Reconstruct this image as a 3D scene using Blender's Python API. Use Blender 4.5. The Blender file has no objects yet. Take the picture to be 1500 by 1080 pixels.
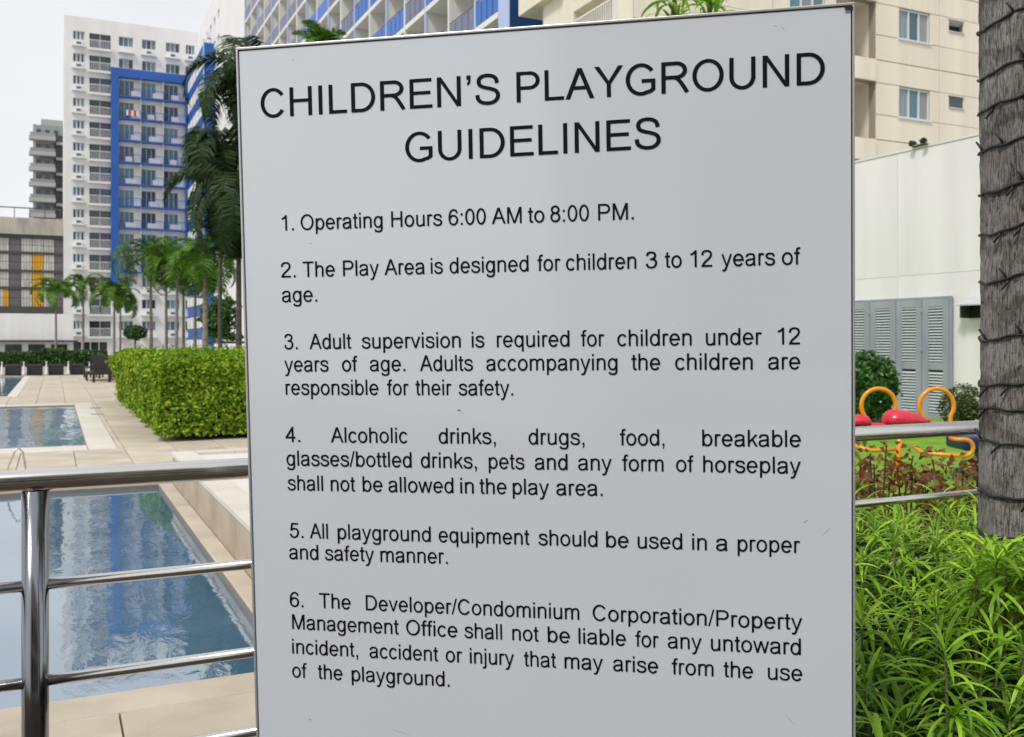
import bpy, math, random
import numpy as np
from mathutils import Vector, Matrix
random.seed(11); rng = np.random.default_rng(5)
C = bpy.context.scene.collection
sc = bpy.context.scene
R = math.radians
# ------------------------------------------------------------------ camera, sky, sun
HEYE = 1.4
cam_d = bpy.data.cameras.new('camera'); cam = bpy.data.objects.new('camera', cam_d); C.objects.link(cam)
cam.location = (0, 0, HEYE); cam.rotation_euler = (R(90), 0, 0)
cam_d.sensor_width = 36; cam_d.lens = 36 * 1400 / 1500; cam_d.shift_y = -40 / 1500
cam_d.clip_start = 0.05; cam_d.clip_end = 3000
cam_d.dof.use_dof = True; cam_d.dof.focus_distance = 1.8; cam_d.dof.aperture_fstop = 10.5
sc.camera = cam
SUN_EL, SUN_AZ = 52, 215        # azimuth clockwise from +Y, where the sun stands
wd = bpy.data.worlds.new('World'); sc.world = wd; wd.use_nodes = True
nt = wd.node_tree; bg = nt.nodes['Background']; bg.inputs['Strength'].default_value = 0.1
sky = nt.nodes.new('ShaderNodeTexSky'); sky.sky_type = 'NISHITA'; sky.sun_disc = False
sky.sun_elevation = R(SUN_EL); sky.sun_rotation = R(SUN_AZ)
tc = nt.nodes.new('ShaderNodeTexCoord'); mp = nt.nodes.new('ShaderNodeMapping'); mp.inputs['Scale'].default_value = (1, 1, 2.2)
nz = nt.nodes.new('ShaderNodeTexNoise'); nz.inputs['Scale'].default_value = 2.2; nz.inputs['Detail'].default_value = 5; nz.inputs['Roughness'].default_value = .5
cr = nt.nodes.new('ShaderNodeValToRGB')
cr.color_ramp.elements[0].position = .3; cr.color_ramp.elements[0].color = (7.9, 8.0, 8.35, 1)
cr.color_ramp.elements[1].position = .68; cr.color_ramp.elements[1].color = (9.3, 9.25, 9.35, 1)
mx = nt.nodes.new('ShaderNodeMix'); mx.data_type = 'RGBA'; mx.inputs['Factor'].default_value = .93
nt.links.new(tc.outputs['Generated'], mp.inputs['Vector']); nt.links.new(mp.outputs[0], nz.inputs['Vector'])
nt.links.new(nz.outputs['Fac'], cr.inputs['Fac']); nt.links.new(sky.outputs[0], mx.inputs[6]); nt.links.new(cr.outputs[0], mx.inputs[7])
nt.links.new(mx.outputs[2], bg.inputs['Color'])
sl = bpy.data.lights.new('sun', 'SUN'); sl.energy = 2.2; sl.angle = R(11); sl.color = (1, .96, .9)
so = bpy.data.objects.new('sun', sl); C.objects.link(so)
sv = Vector((math.sin(R(SUN_AZ)) * math.cos(R(SUN_EL)), math.cos(R(SUN_AZ)) * math.cos(R(SUN_EL)), math.sin(R(SUN_EL))))
so.rotation_euler = sv.to_track_quat('Z', 'Y').to_euler()
sc.view_settings.view_transform = 'Standard'; sc.view_settings.look = 'None'; sc.view_settings.exposure = .12; sc.view_settings.gamma = 1
sc.render.engine = 'CYCLES'
# ------------------------------------------------------------------ frame of the site: a runs away, b runs right
PHI = math.atan2(.4316, .9021)
def W(b, a, z=0.0): return Vector((-.4316 * a + .9021 * b, .9021 * a + .4316 * b, z))
def px(u, d, z=0.0): return Vector(((u - 750) / 1400 * d, d, z))
def AB(x, y): return (-.4316 * x + .9021 * y, .9021 * x + .4316 * y)
# ------------------------------------------------------------------ materials
def mat(name, c, rough=.7, metal=0, c2=None, scale=3, stretch=(1, 1, 1), bump=0, bscale=None, orand=0, island=0, spec=.5, detail=6, coat=0, contrast=(.35, .65), transl=0, c3=None):
    m = bpy.data.materials.new(name); m.use_nodes = True; n = m.node_tree; p = n.nodes['Principled BSDF']; L = n.links.new
    p.inputs['Roughness'].default_value = rough; p.inputs['Metallic'].default_value = metal
    p.inputs['Specular IOR Level'].default_value = spec; p.inputs['Coat Weight'].default_value = coat
    col = None
    if c2 or bump:
        t = n.nodes.new('ShaderNodeTexCoord'); q = n.nodes.new('ShaderNodeMapping'); q.inputs['Scale'].default_value = stretch
        L(t.outputs['Object'], q.inputs['Vector'])
    if c2:
        x = n.nodes.new('ShaderNodeTexNoise'); x.inputs['Scale'].default_value = scale; x.inputs['Detail'].default_value = detail
        L(q.outputs[0], x.inputs['Vector'])
        r = n.nodes.new('ShaderNodeValToRGB'); r.color_ramp.elements[0].position = contrast[0]; r.color_ramp.elements[1].position = contrast[1]
        r.color_ramp.elements[0].color = (*c, 1); r.color_ramp.elements[1].color = (*c2, 1)
        L(x.outputs['Fac'], r.inputs['Fac']); col = r.outputs[0]
    if island:
        g = n.nodes.new('ShaderNodeNewGeometry'); r2 = n.nodes.new('ShaderNodeValToRGB')
        r2.color_ramp.elements[0].color = (*c, 1); r2.color_ramp.elements[1].color = (*(c2 or c), 1)
        if c3:
            e = r2.color_ramp.elements.new(.5); e.color = (*c3, 1)
        L(g.outputs['Random Per Island'], r2.inputs['Fac']); col = r2.outputs[0]
    if orand:
        oi = n.nodes.new('ShaderNodeObjectInfo'); h = n.nodes.new('ShaderNodeHueSaturation')
        mr = n.nodes.new('ShaderNodeMapRange'); mr.inputs['To Min'].default_value = 1 - orand; mr.inputs['To Max'].default_value = 1 + orand
        L(oi.outputs['Random'], mr.inputs['Value']); L(mr.outputs[0], h.inputs['Value'])
        if col: L(col, h.inputs['Color'])
        else: h.inputs['Color'].default_value = (*c, 1)
        col = h.outputs[0]
    if col: L(col, p.inputs['Base Color'])
    else: p.inputs['Base Color'].default_value = (*c, 1)
    if bump:
        x2 = n.nodes.new('ShaderNodeTexNoise'); x2.inputs['Scale'].default_value = bscale or scale * 4; x2.inputs['Detail'].default_value = 6
        L(q.outputs[0], x2.inputs['Vector']); b = n.nodes.new('ShaderNodeBump'); b.inputs['Strength'].default_value = bump; b.inputs['Distance'].default_value = .02
        L(x2.outputs['Fac'], b.inputs['Height']); L(b.outputs[0], p.inputs['Normal'])
    if transl:
        tr = n.nodes.new('ShaderNodeBsdfTranslucent'); ms = n.nodes.new('ShaderNodeMixShader'); ms.inputs[0].default_value = transl
        if col: L(col, tr.inputs['Color'])
        else: tr.inputs['Color'].default_value = (*c, 1)
        L(p.outputs[0], ms.inputs[1]); L(tr.outputs[0], ms.inputs[2]); L(ms.outputs[0], n.nodes['Material Output'].inputs['Surface'])
    return m
M = {}
M['white'] = mat('white_paint', (.66, .66, .64), .6, c2=(.78, .78, .77), scale=.35, stretch=(1, 1, .25), orand=.02)
M['whitef'] = mat('white_render', (.72, .72, .715), .7, c2=(.78, .78, .775), scale=1.2, stretch=(1, 1, .15), bump=.1, bscale=30)
M['gwall'] = mat('garden_wall_paint', (.70, .675, .695), .7, c2=(.80, .775, .795), scale=1.3, stretch=(1, 1, .12), bump=.1, bscale=30, contrast=(.3, .6))
M['cream'] = mat('cream_paint', (.70, .645, .53), .7, c2=(.79, .735, .62), scale=1.1, stretch=(1.5, 1, .2), orand=.03, bump=.05, bscale=20)
M['creamjoint'] = mat('joint_grey', (.30, .27, .22), .9)
M['blue'] = mat('blue_paint', (.012, .085, .36), .5, c2=(.016, .105, .42), scale=.5, orand=.03)
M['navy'] = mat('deep_blue_paint', (.008, .05, .18), .5, c2=(.01, .07, .24), scale=.4, stretch=(1, 1, 3))
M['lblue'] = mat('pale_blue_paint', (.42, .50, .72), .6)
M['slate'] = mat('slate_panel', (.15, .17, .26), .5, c2=(.18, .20, .30), scale=1, orand=.12)
M['bluep'] = mat('blue_panel', (.02, .13, .50), .4, orand=.1)
M['glass'] = mat('dark_glass', (.02, .035, .045), .08, spec=.8, orand=.6)
M['glassb'] = mat('blue_glass', (.05, .13, .17), .08, spec=.8, orand=.5)
M['curtain'] = mat('curtained_glass', (.22, .28, .32), .25, c2=(.12, .16, .19), scale=4, stretch=(6, 1, .3), orand=.5)
M['acw'] = mat('white_plastic', (.70, .70, .70), .5, orand=.05)
M['grill'] = mat('grey_grille', (.12, .12, .12), .7)
M['frame'] = mat('white_frame', (.62, .66, .68), .5)
M['concrete'] = mat('concrete', (.36, .35, .33), .9, c2=(.47, .46, .43), scale=1.5, bump=.15)
M['dirtconc'] = mat('stained_concrete', (.30, .29, .26), .9, c2=(.48, .45, .38), scale=.7, stretch=(1, 1, .3))
M['greypanel'] = mat('grey_panel', (.12, .115, .13), .7, orand=.1)
M['mesh'] = mat('pale_mesh_panel', (.50, .50, .48), .7, orand=.12)
M['orange'] = mat('orange_panel', (.62, .33, .012), .6, orand=.05)
M['blackm'] = mat('black_metal', (.02, .02, .022), .5)
M['dgrey'] = mat('dark_grey', (.06, .06, .062), .6)
M['farwall'] = mat('grey_tower_wall', (.28, .29, .30), .8, orand=.1)
M['farslab'] = mat('grey_tower_slab', (.40, .41, .40), .8)
M['tile'] = mat('sandstone_tile', (.41, .352, .275), .7, c2=(.55, .485, .39), scale=2.3, bump=.12, bscale=60, orand=.09, contrast=(.3, .6))
M['tilel'] = mat('pale_coping_stone', (.58, .54, .47), .7, c2=(.66, .62, .55), scale=2, orand=.05, bump=.06, bscale=50)
M['wallst'] = mat('sandstone_wall', (.33, .26, .19), .75, c2=(.46, .38, .29), scale=2.2, stretch=(1, 1, 1), bump=.12, bscale=30)
M['ledge'] = mat('pale_ledge', (.66, .64, .60), .7)
M['grout'] = mat('joint_mortar', (.20, .17, .14), .95)
M['steel'] = mat('polished_steel', (.62, .62, .60), .16, 1, c2=(.70, .69, .67), scale=2, stretch=(1, 12, 12), bump=.02, bscale=40)
M['steelm'] = mat('dark_reflection_steel', (.26, .27, .30), .14, 1)  # post steel darkened and blued to stand in for dark reflections
M['lawn'] = mat('lawn', (.10, .23, .004), .9, c2=(.18, .34, .008), scale=3, bump=.3, bscale=60)
M['soil'] = mat('soil', (.035, .025, .015), .95, c2=(.06, .04, .025), scale=8, bump=.4)
M['hedge'] = mat('hedge_leaf', (.030, .12, .005), .5, c2=(.50, .62, .035), c3=(.18, .33, .012), spec=.3, island=1, transl=.28)
M['hedged'] = mat('dark_hedge_leaf', (.02, .07, .01), .5, c2=(.07, .17, .02), island=1, transl=.2)
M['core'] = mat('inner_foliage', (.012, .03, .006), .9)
M['bush'] = mat('bush_leaf', (.015, .07, .012), .35, c2=(.07, .20, .03), island=1, transl=.2)
M['bush2'] = mat('olive_leaf', (.03, .05, .010), .5, c2=(.12, .15, .03), island=1, transl=.2)
M['palm'] = mat('palm_leaflet', (.010, .05, .005), .5, spec=.25, c2=(.15, .32, .02), island=1, transl=.25)
M['palmy'] = mat('yellowing_palm_leaflet', (.10, .11, .015), .5, c2=(.25, .20, .03), island=1, transl=.25)
M['palmd'] = mat('dark_palm_leaflet', (.008, .026, .006), .55, spec=.25, c2=(.035, .075, .014), island=1, transl=.15)
M['ptrunk'] = mat('palm_trunk_bark', (.16, .14, .12), .9, c2=(.28, .25, .22), scale=3, stretch=(1, 1, 4), bump=.3)
M['dtrunk'] = mat('dark_palm_bark', (.05, .045, .04), .9, c2=(.10, .09, .08), scale=3, stretch=(1, 1, 4))
M['stem'] = mat('green_stem', (.10, .13, .04), .7)
M['twig'] = mat('brown_twig', (.06, .035, .025), .8)
M['croton'] = mat('croton_leaf', (.17, .025, .010), .35, c2=(.26, .34, .04), c3=(.34, .13, .03), island=1, transl=.25)
M['leaf'] = mat('strap_leaf', (.11, .27, .010), .40, orand=.5, c2=(.26, .47, .022), scale=5, stretch=(1, 1, 1), transl=.32, spec=.35)
M['leafshade'] = mat('shaded_strap_leaf', (.018, .065, .006), .4, c2=(.05, .14, .012), island=1, transl=.2)  # shade beneath the plants painted in as a darker leaf green
M['leafy'] = mat('young_strap_leaf', (.38, .62, .045), .38, orand=.25, transl=.3, spec=.35)
M['leafb'] = mat('dry_strap_leaf', (.20, .13, .03), .7, orand=.3)
M['wire'] = mat('black_cable', (.012, .012, .012), .5)
M['door'] = mat('blue_grey_door_paint', (.26, .28, .335), .55, c2=(.34, .355, .41), scale=3, stretch=(1, 1, .4), bump=.03)
M['slat'] = mat('door_slat', (.52, .56, .58), .5)
M['inside'] = mat('dark_interior', (.012, .012, .014), .9)
M['yellow'] = mat('yellow_orange_plastic', (.80, .30, .008), .35, coat=.3)
M['red'] = mat('red_plastic', (.62, .012, .045), .4, coat=.3)
M['dblue'] = mat('dark_blue_plastic', (.01, .02, .10), .4)
M['rattan'] = mat('dark_rattan', (.018, .014, .016), .6, c2=(.035, .028, .03), scale=40)
M['ink'] = mat('black_lettering', (.003, .004, .010), .6, spec=.15)
M['rim'] = mat('aluminium_rim', (.62, .63, .64), .35, .6)
M['groove'] = mat('dark_gap', (.02, .02, .022), .8)
M['smudge'] = mat('grey_smudge', (.20, .21, .20), .6, c2=(.30, .31, .31), scale=60)
M['box'] = mat('grey_steel_box', (.25, .26, .27), .5, .3)
M['canopy'] = mat('grey_canopy', (.42, .44, .45), .5, c2=(.5, .52, .52), scale=6)
def face_material():
    m = mat('sign_face', (.675, .735, .81), .3, c2=(.71, .765, .835), scale=1.3, spec=.5)
    n = m.node_tree; L = n.links.new; p = n.nodes['Principled BSDF']; t = [x for x in n.nodes if x.type == 'TEX_COORD'][0]
    src = p.inputs['Base Color'].links[0].from_socket
    # faint scratches and dirt specks
    v = n.nodes.new('ShaderNodeTexNoise'); v.inputs['Scale'].default_value = 45; v.inputs['Detail'].default_value = 8
    L(t.outputs['Object'], v.inputs['Vector'])
    r = n.nodes.new('ShaderNodeValToRGB'); r.color_ramp.elements[0].position = .74; r.color_ramp.elements[1].position = .86
    r.color_ramp.elements[0].color = (1, 1, 1, 1); r.color_ramp.elements[1].color = (.72, .73, .70, 1)
    L(v.outputs['Fac'], r.inputs['Fac']); mm = n.nodes.new('ShaderNodeMix'); mm.data_type = 'RGBA'; mm.blend_type = 'MULTIPLY'; mm.inputs['Factor'].default_value = 1
    L(src, mm.inputs[6]); L(r.outputs[0], mm.inputs[7]); L(mm.outputs[2], p.inputs['Base Color'])
    p.inputs['Coat Weight'].default_value = .9; p.inputs['Coat IOR'].default_value = 1.75; p.inputs['Coat Roughness'].default_value = .10
    rn = n.nodes.new('ShaderNodeTexNoise'); rn.inputs['Scale'].default_value = 4; L(t.outputs['Object'], rn.inputs['Vector'])
    rr = n.nodes.new('ShaderNodeMapRange'); rr.inputs['To Min'].default_value = .22; rr.inputs['To Max'].default_value = .42
    L(rn.outputs['Fac'], rr.inputs['Value']); L(rr.outputs[0], p.inputs['Roughness'])
    return m
M['face'] = face_material()
def water_material(name, c, bs, scale, ior):
    m = mat(name, c, .02, spec=.5); n = m.node_tree; p = n.nodes['Principled BSDF']; p.inputs['IOR'].default_value = ior; L = n.links.new
    t = n.nodes.new('ShaderNodeTexCoord'); q = n.nodes.new('ShaderNodeMapping'); q.inputs['Scale'].default_value = (1, .55, 1); L(t.outputs['Object'], q.inputs['Vector'])
    a = n.nodes.new('ShaderNodeTexNoise'); a.inputs['Scale'].default_value = scale; a.inputs['Detail'].default_value = 4; a.inputs['Distortion'].default_value = .6
    L(q.outputs[0], a.inputs['Vector'])
    b = n.nodes.new('ShaderNodeBump'); b.inputs['Strength'].default_value = bs; b.inputs['Distance'].default_value = .02
    L(a.outputs['Fac'], b.inputs['Height']); L(b.outputs[0], p.inputs['Normal'])
    w = n.nodes.new('ShaderNodeTexNoise'); w.inputs['Scale'].default_value = 1.1; w.inputs['Detail'].default_value = 5; L(t.outputs['Object'], w.inputs['Vector'])
    r = n.nodes.new('ShaderNodeValToRGB'); r.color_ramp.elements[0].position = .35; r.color_ramp.elements[1].position = .7
    r.color_ramp.elements[0].color = (*c, 1); r.color_ramp.elements[1].color = (c[0] * 1.7, c[1] * 1.4, c[2] * 1.3, 1)
    L(w.outputs['Fac'], r.inputs['Fac']); L(r.outputs[0], p.inputs['Base Color'])
    gl = n.nodes.new('ShaderNodeBsdfGlossy'); gl.inputs['Roughness'].default_value = .02; L(b.outputs[0], gl.inputs['Normal'])
    ms = n.nodes.new('ShaderNodeMixShader'); ms.inputs[0].default_value = .32; L(p.outputs[0], ms.inputs[1]); L(gl.outputs[0], ms.inputs[2]); L(ms.outputs[0], n.nodes['Material Output'].inputs['Surface'])
    return m
M['water'] = water_material('still_pool_water', (.07, .16, .26), .10, 6, 1.7)
M['waterm'] = water_material('moving_pool_water', (.26, .43, .62), 1.0, 1.3, 1.8)
M['bark'] = None
def bark_material():
    m = mat('ringed_palm_bark', (.10, .095, .095), .9); n = m.node_tree; p = n.nodes['Principled BSDF']; L = n.links.new
    t = n.nodes.new('ShaderNodeTexCoord'); q = n.nodes.new('ShaderNodeMapping'); q.inputs['Scale'].default_value = (1, 1, .10); L(t.outputs['Object'], q.inputs['Vector'])
    a = n.nodes.new('ShaderNodeTexNoise'); a.inputs['Scale'].default_value = 260; a.inputs['Detail'].default_value = 7; a.inputs['Roughness'].default_value = .7; L(q.outputs[0], a.inputs['Vector'])
    q2 = n.nodes.new('ShaderNodeMapping'); q2.inputs['Scale'].default_value = (1, 1, .8); L(t.outputs['Object'], q2.inputs['Vector'])
    b = n.nodes.new('ShaderNodeTexNoise'); b.inputs['Scale'].default_value = 55; b.inputs['Detail'].default_value = 9; b.inputs['Roughness'].default_value = .75; L(q2.outputs[0], b.inputs['Vector'])
    r1 = n.nodes.new('ShaderNodeValToRGB'); r1.color_ramp.elements[0].position = .40; r1.color_ramp.elements[1].position = .56
    r1.color_ramp.elements[0].color = (.075, .066, .06, 1); r1.color_ramp.elements[1].color = (.36, .345, .33, 1); L(a.outputs['Fac'], r1.inputs['Fac'])
    r2 = n.nodes.new('ShaderNodeValToRGB'); r2.color_ramp.elements[0].position = .36; r2.color_ramp.elements[1].position = .43
    r2.color_ramp.elements[0].color = (.15, .14, .135, 1); r2.color_ramp.elements[1].color = (1, 1, 1, 1); L(b.outputs['Fac'], r2.inputs['Fac'])
    mm = n.nodes.new('ShaderNodeMix'); mm.data_type = 'RGBA'; mm.blend_type = 'MULTIPLY'; mm.inputs['Factor'].default_value = .9
    L(r1.outputs[0], mm.inputs[6]); L(r2.outputs[0], mm.inputs[7]); L(mm.outputs[2], p.inputs['Base Color'])
    # leaf scar rings: uneven dark, pitted bands round the trunk
    wv = n.nodes.new('ShaderNodeTexWave'); wv.bands_direction = 'Z'; wv.inputs['Scale'].default_value = 1.9; wv.inputs['Distortion'].default_value = 5; wv.inputs['Detail'].default_value = 4; wv.inputs['Detail Scale'].default_value = 3; L(t.outputs['Object'], wv.inputs['Vector'])
    rw = n.nodes.new('ShaderNodeValToRGB'); rw.color_ramp.elements[0].position = .05; rw.color_ramp.elements[1].position = .16; rw.color_ramp.elements[0].color = (.62, .60, .58, 1); rw.color_ramp.elements[1].color = (1, 1, 1, 1); L(wv.outputs['Fac'], rw.inputs['Fac'])
    lg = n.nodes.new('ShaderNodeTexNoise'); lg.inputs['Scale'].default_value = 7; lg.inputs['Detail'].default_value = 5; L(t.outputs['Object'], lg.inputs['Vector'])
    rl = n.nodes.new('ShaderNodeValToRGB'); rl.color_ramp.elements[0].position = .35; rl.color_ramp.elements[1].position = .65; rl.color_ramp.elements[0].color = (.62, .58, .56, 1); rl.color_ramp.elements[1].color = (1.1, 1.1, 1.1, 1); L(lg.outputs['Fac'], rl.inputs['Fac'])
    prev = mm.outputs[2]
    for rr_ in (rw, rl):
        m3 = n.nodes.new('ShaderNodeMix'); m3.data_type = 'RGBA'; m3.blend_type = 'MULTIPLY'; m3.inputs['Factor'].default_value = 1
        L(prev, m3.inputs[6]); L(rr_.outputs[0], m3.inputs[7]); prev = m3.outputs[2]
    L(prev, p.inputs['Base Color'])
    ad = n.nodes.new('ShaderNodeMath'); ad.operation = 'ADD'; L(a.outputs['Fac'], ad.inputs[0]); L(b.outputs['Fac'], ad.inputs[1])
    bb = n.nodes.new('ShaderNodeBump'); bb.inputs['Strength'].default_value = .8; bb.inputs['Distance'].default_value = .01; L(ad.outputs[0], bb.inputs['Height']); L(bb.outputs[0], p.inputs['Normal'])
    return m
M['bark'] = bark_material()
# ------------------------------------------------------------------ mesh helpers
class MB:
    def __init__(s): s.v = []; s.f = []; s.smooth = False
    def quad(s, pts):
        i = len(s.v); s.v += [tuple(p) for p in pts]; s.f.append(tuple(range(i, i + len(pts)))); return s
    def box(s, x0, x1, y0, y1, z0, z1):
        i = len(s.v)
        s.v += [(x0, y0, z0), (x1, y0, z0), (x1, y1, z0), (x0, y1, z0), (x0, y0, z1), (x1, y0, z1), (x1, y1, z1), (x0, y1, z1)]
        s.f += [tuple(i + k for k in q) for q in ((0, 3, 2, 1), (4, 5, 6, 7), (0, 1, 5, 4), (1, 2, 6, 5), (2, 3, 7, 6), (3, 0, 4, 7))]
        return s
    def tube(s, pts, rad, n=10, cap=True, closed=False):
        pts = [Vector(p) for p in pts]; m = len(pts); rs = rad if isinstance(rad, (list, tuple)) else [rad] * m
        base = len(s.v); up = None
        for k in range(m):
            if closed: t = pts[(k + 1) % m] - pts[k - 1]
            else: t = pts[min(k + 1, m - 1)] - pts[max(k - 1, 0)]
            t.normalize()
            if up is None: up = Vector((0, 0, 1)) if abs(t.z) < .9 else Vector((1, 0, 0))
            x = t.cross(up).normalized(); y = x.cross(t).normalized(); up = y
            for j in range(n):
                a = 2 * math.pi * j / n; s.v.append(tuple(pts[k] + (x * math.cos(a) + y * math.sin(a)) * rs[k]))
        for k in range(m if closed else m - 1):
            for j in range(n):
                a0 = base + k * n + j; a1 = base + k * n + (j + 1) % n; k2 = (k + 1) % m
                s.f.append((a0, a1, base + k2 * n + (j + 1) % n, base + k2 * n + j))
        if cap and not closed:
            s.f.append(tuple(base + j for j in range(n))[::-1]); s.f.append(tuple(base + (m - 1) * n + j for j in range(n)))
        s.smooth = True
        return s
    def mesh(s, name, m):
        me = bpy.data.meshes.new(name); me.from_pydata(s.v, [], s.f); me.materials.append(m); me.update()
        if s.smooth: me.shade_smooth()
        return me
def link(name, me, parent=None, loc=(0, 0, 0), rot=(0, 0, 0), scale=(1, 1, 1)):
    o = bpy.data.objects.new(name, me); C.objects.link(o); o.location = loc; o.rotation_euler = rot; o.scale = scale
    if parent: o.parent = parent
    return o
def tag(o, label, cat, group=None, kind=None):
    if label: o['label'] = label
    if cat: o['category'] = cat
    if group: o['group'] = group
    if kind: o['kind'] = kind
    return o
def thing(name, label, cat, loc=(0, 0, 0), rotz=0, group=None):
    return tag(link(name, None, None, loc, (0, 0, rotz)), label, cat, group)
def site(name, label, cat, b, a, z=0, group=None): return thing(name, label, cat, W(b, a, z), PHI, group)
_cache = {}
def bxm(dx, dy, dz, m):
    k = (round(dx, 3), round(dy, 3), round(dz, 3), m.name)
    if k not in _cache: _cache[k] = MB().box(0, dx, 0, dy, 0, dz).mesh('block', m)
    return _cache[k]
def box(name, parent, m, x0, x1, y0, y1, z0, z1): return link(name, bxm(x1 - x0, y1 - y0, z1 - z0, m), parent, (x0, y0, z0))
def bevel(o, w=.004, seg=2):
    b = o.modifiers.new('bevel', 'BEVEL'); b.width = w; b.segments = seg; b.limit_method = 'ANGLE'; return o
def wall_open(x0, x1, z0, z1, ops, depth, y=0):
    """front wall in the xz plane at y, openings get reveals of the given depth going +y and stay open"""
    m = MB(); xs = sorted({x0, x1, *[o[0] for o in ops], *[o[1] for o in ops]}); zs = sorted({z0, z1, *[o[2] for o in ops], *[o[3] for o in ops]})
    for i in range(len(xs) - 1):
        run = None
        for j in range(len(zs) - 1):
            cx = (xs[i] + xs[i + 1]) / 2; cz = (zs[j] + zs[j + 1]) / 2
            hole = any(o[0] < cx < o[1] and o[2] < cz < o[3] for o in ops)
            if not hole and run is None: run = zs[j]
            if hole and run is not None:
                m.quad([(xs[i], y, run), (xs[i + 1], y, run), (xs[i + 1], y, zs[j]), (xs[i], y, zs[j])]); run = None
        if run is not None: m.quad([(xs[i], y, run), (xs[i + 1], y, run), (xs[i + 1], y, z1), (xs[i], y, z1)])
    for a, b, c, d in ops:
        e = y + depth
        m.quad([(a, y, c), (a, y, d), (a, e, d), (a, e, c)]); m.quad([(b, y, c), (b, e, c), (b, e, d), (b, y, d)])
        m.quad([(a, y, c), (a, e, c), (b, e, c), (b, y, c)]); m.quad([(a, y, d), (b, y, d), (b, e, d), (a, e, d)])
    return m
def leaf_cloud(name, P, N, size, m, aspect=.55, jitter=.5):
    """P points, N outward normals; one bent four-cornered leaf at each"""
    n = len(P); P = np.asarray(P, float); N = np.asarray(N, float) + rng.normal(0, jitter, (n, 3)); N /= np.linalg.norm(N, axis=1)[:, None] + 1e-9
    T = rng.normal(0, 1, (n, 3)); T[:, 2] -= .5; T -= N * (T * N).sum(1)[:, None]; T /= np.linalg.norm(T, axis=1)[:, None] + 1e-9
    S = np.cross(N, T); L = size * rng.uniform(.6, 1.3, (n, 1)); w = L * aspect * .5
    v = np.stack([P - T * L * .5, P + S * w + N * w * .35, P + T * L * .5 - N * L * .15, P - S * w + N * w * .35], 1).reshape(-1, 3)
    me = bpy.data.meshes.new(name); me.vertices.add(4 * n); me.vertices.foreach_set('co', v.astype(np.float32).ravel())
    idx = np.arange(4 * n).reshape(n, 4); tri = np.concatenate([idx[:, [0, 1, 2]], idx[:, [0, 2, 3]]], 1).reshape(-1)
    me.loops.add(6 * n); me.loops.foreach_set('vertex_index', tri.astype(np.int32))
    me.polygons.add(2 * n); me.polygons.foreach_set('loop_start', np.arange(0, 6 * n, 3, dtype=np.int32)); me.polygons.foreach_set('loop_total', np.full(2 * n, 3, np.int32))
    me.materials.append(m); me.update(); me.validate(); return me

# ------------------------------------------------------------------ ground, pools, deck
def struct(name, me, loc=(0, 0, 0), rotz=0):
    o = link(name, me, None, loc, (0, 0, rotz)); o['kind'] = 'structure'; return o
def sheet(x0, x1, y0, y1, z, m, n='sheet'): return MB().quad([(x0, y0, z), (x1, y0, z), (x1, y1, z), (x0, y1, z)]).mesh(n, m)
struct('ground', sheet(-900, 900, -300, 1600, -.36, M['dirtconc']))
POOL = (-14, .92, 4.13, 10.0); SPA = (-9, .39, 14.08, 23.2); UP = (-16, -1.1, 27.4, 43.0)
for nm, r, z, m in (('near_pool_water', POOL, -.045, 'water'), ('spa_pool_water', SPA, -.03, 'waterm'), ('far_pool_water', UP, -.03, 'waterm')):
    struct(nm, sheet(r[0], r[1], r[2], r[3], z, M[m]), rotz=PHI)
def subtract(rect, hole):
    x0, x1, y0, y1 = rect; a, b, c, d = hole
    if a >= x1 or b <= x0 or c >= y1 or d <= y0: return [rect]
    out = []
    if y0 < c: out.append((x0, x1, y0, c))
    if y1 > d: out.append((x0, x1, d, y1))
    m0, m1 = max(y0, c), min(y1, d)
    if x0 < a: out.append((x0, a, m0, m1))
    if x1 > b: out.append((b, x1, m0, m1))
    return out
CW = .24
copes = []   # coping stones round each pool
def ring(r, w, step, wr=None):
    x0, x1, y0, y1 = r; wr = wr or w
    n = max(1, int((x1 - x0) / step)); s = (x1 - x0) / n
    for k in range(n):
        copes.append((x0 + k * s, x0 + (k + 1) * s, y0 - w, y0)); copes.append((x0 + k * s, x0 + (k + 1) * s, y1, y1 + w))
    n = max(1, int((y1 - y0) / step)); s = (y1 - y0) / n
    for k in range(n): copes.append((x1, x1 + wr, y0 + k * s, y0 + (k + 1) * s))
    copes.append((x1, x1 + wr, y0 - w, y0)); copes.append((x1, x1 + wr, y1, y1 + w))
ring(POOL, CW, 1.2, .13); ring(SPA, .6, 1.2, .36); ring(UP, .25, 1.2, .25)
def grow(r, w, wr): return (r[0] - w, r[1] + wr, r[2] - w, r[3] + w)
holes = [grow(POOL, CW, .13), grow(SPA, .6, .36), grow(UP, .25, .25)]
tiles = []
gx = [round(.22 + .6 * k, 3) for k in range(-23, 12)]; gy = [3.89 - 1.2 * 4 + 1.2 * k for k in range(0, 38)]
for i in range(len(gx) - 1):
    for j in range(len(gy) - 1):
        rr = [(gx[i], gx[i + 1], gy[j], gy[j + 1])]
        for h in holes:
            rr = [q for r in rr for q in subtract(r, h)]
        tiles += [q for q in rr if q[1] - q[0] > .04 and q[3] - q[2] > .04 and q[2] > 2.6]
deck = struct('pool_deck', MB().quad([(-16.5, -1, -.02), (-14, -1, -.02), (-14, 44.5, -.02), (-16.5, 44.5, -.02)]).mesh('deck_slab', M['grout']), rotz=PHI)
db = MB()
slabs = [(-14, 8, -1, 44.4)]
for h in holes: slabs = [q for r in slabs for q in subtract(r, h)]
for q in slabs: db.quad([(q[0], q[2], -.012), (q[1], q[2], -.012), (q[1], q[3], -.012), (q[0], q[3], -.012)])
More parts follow.
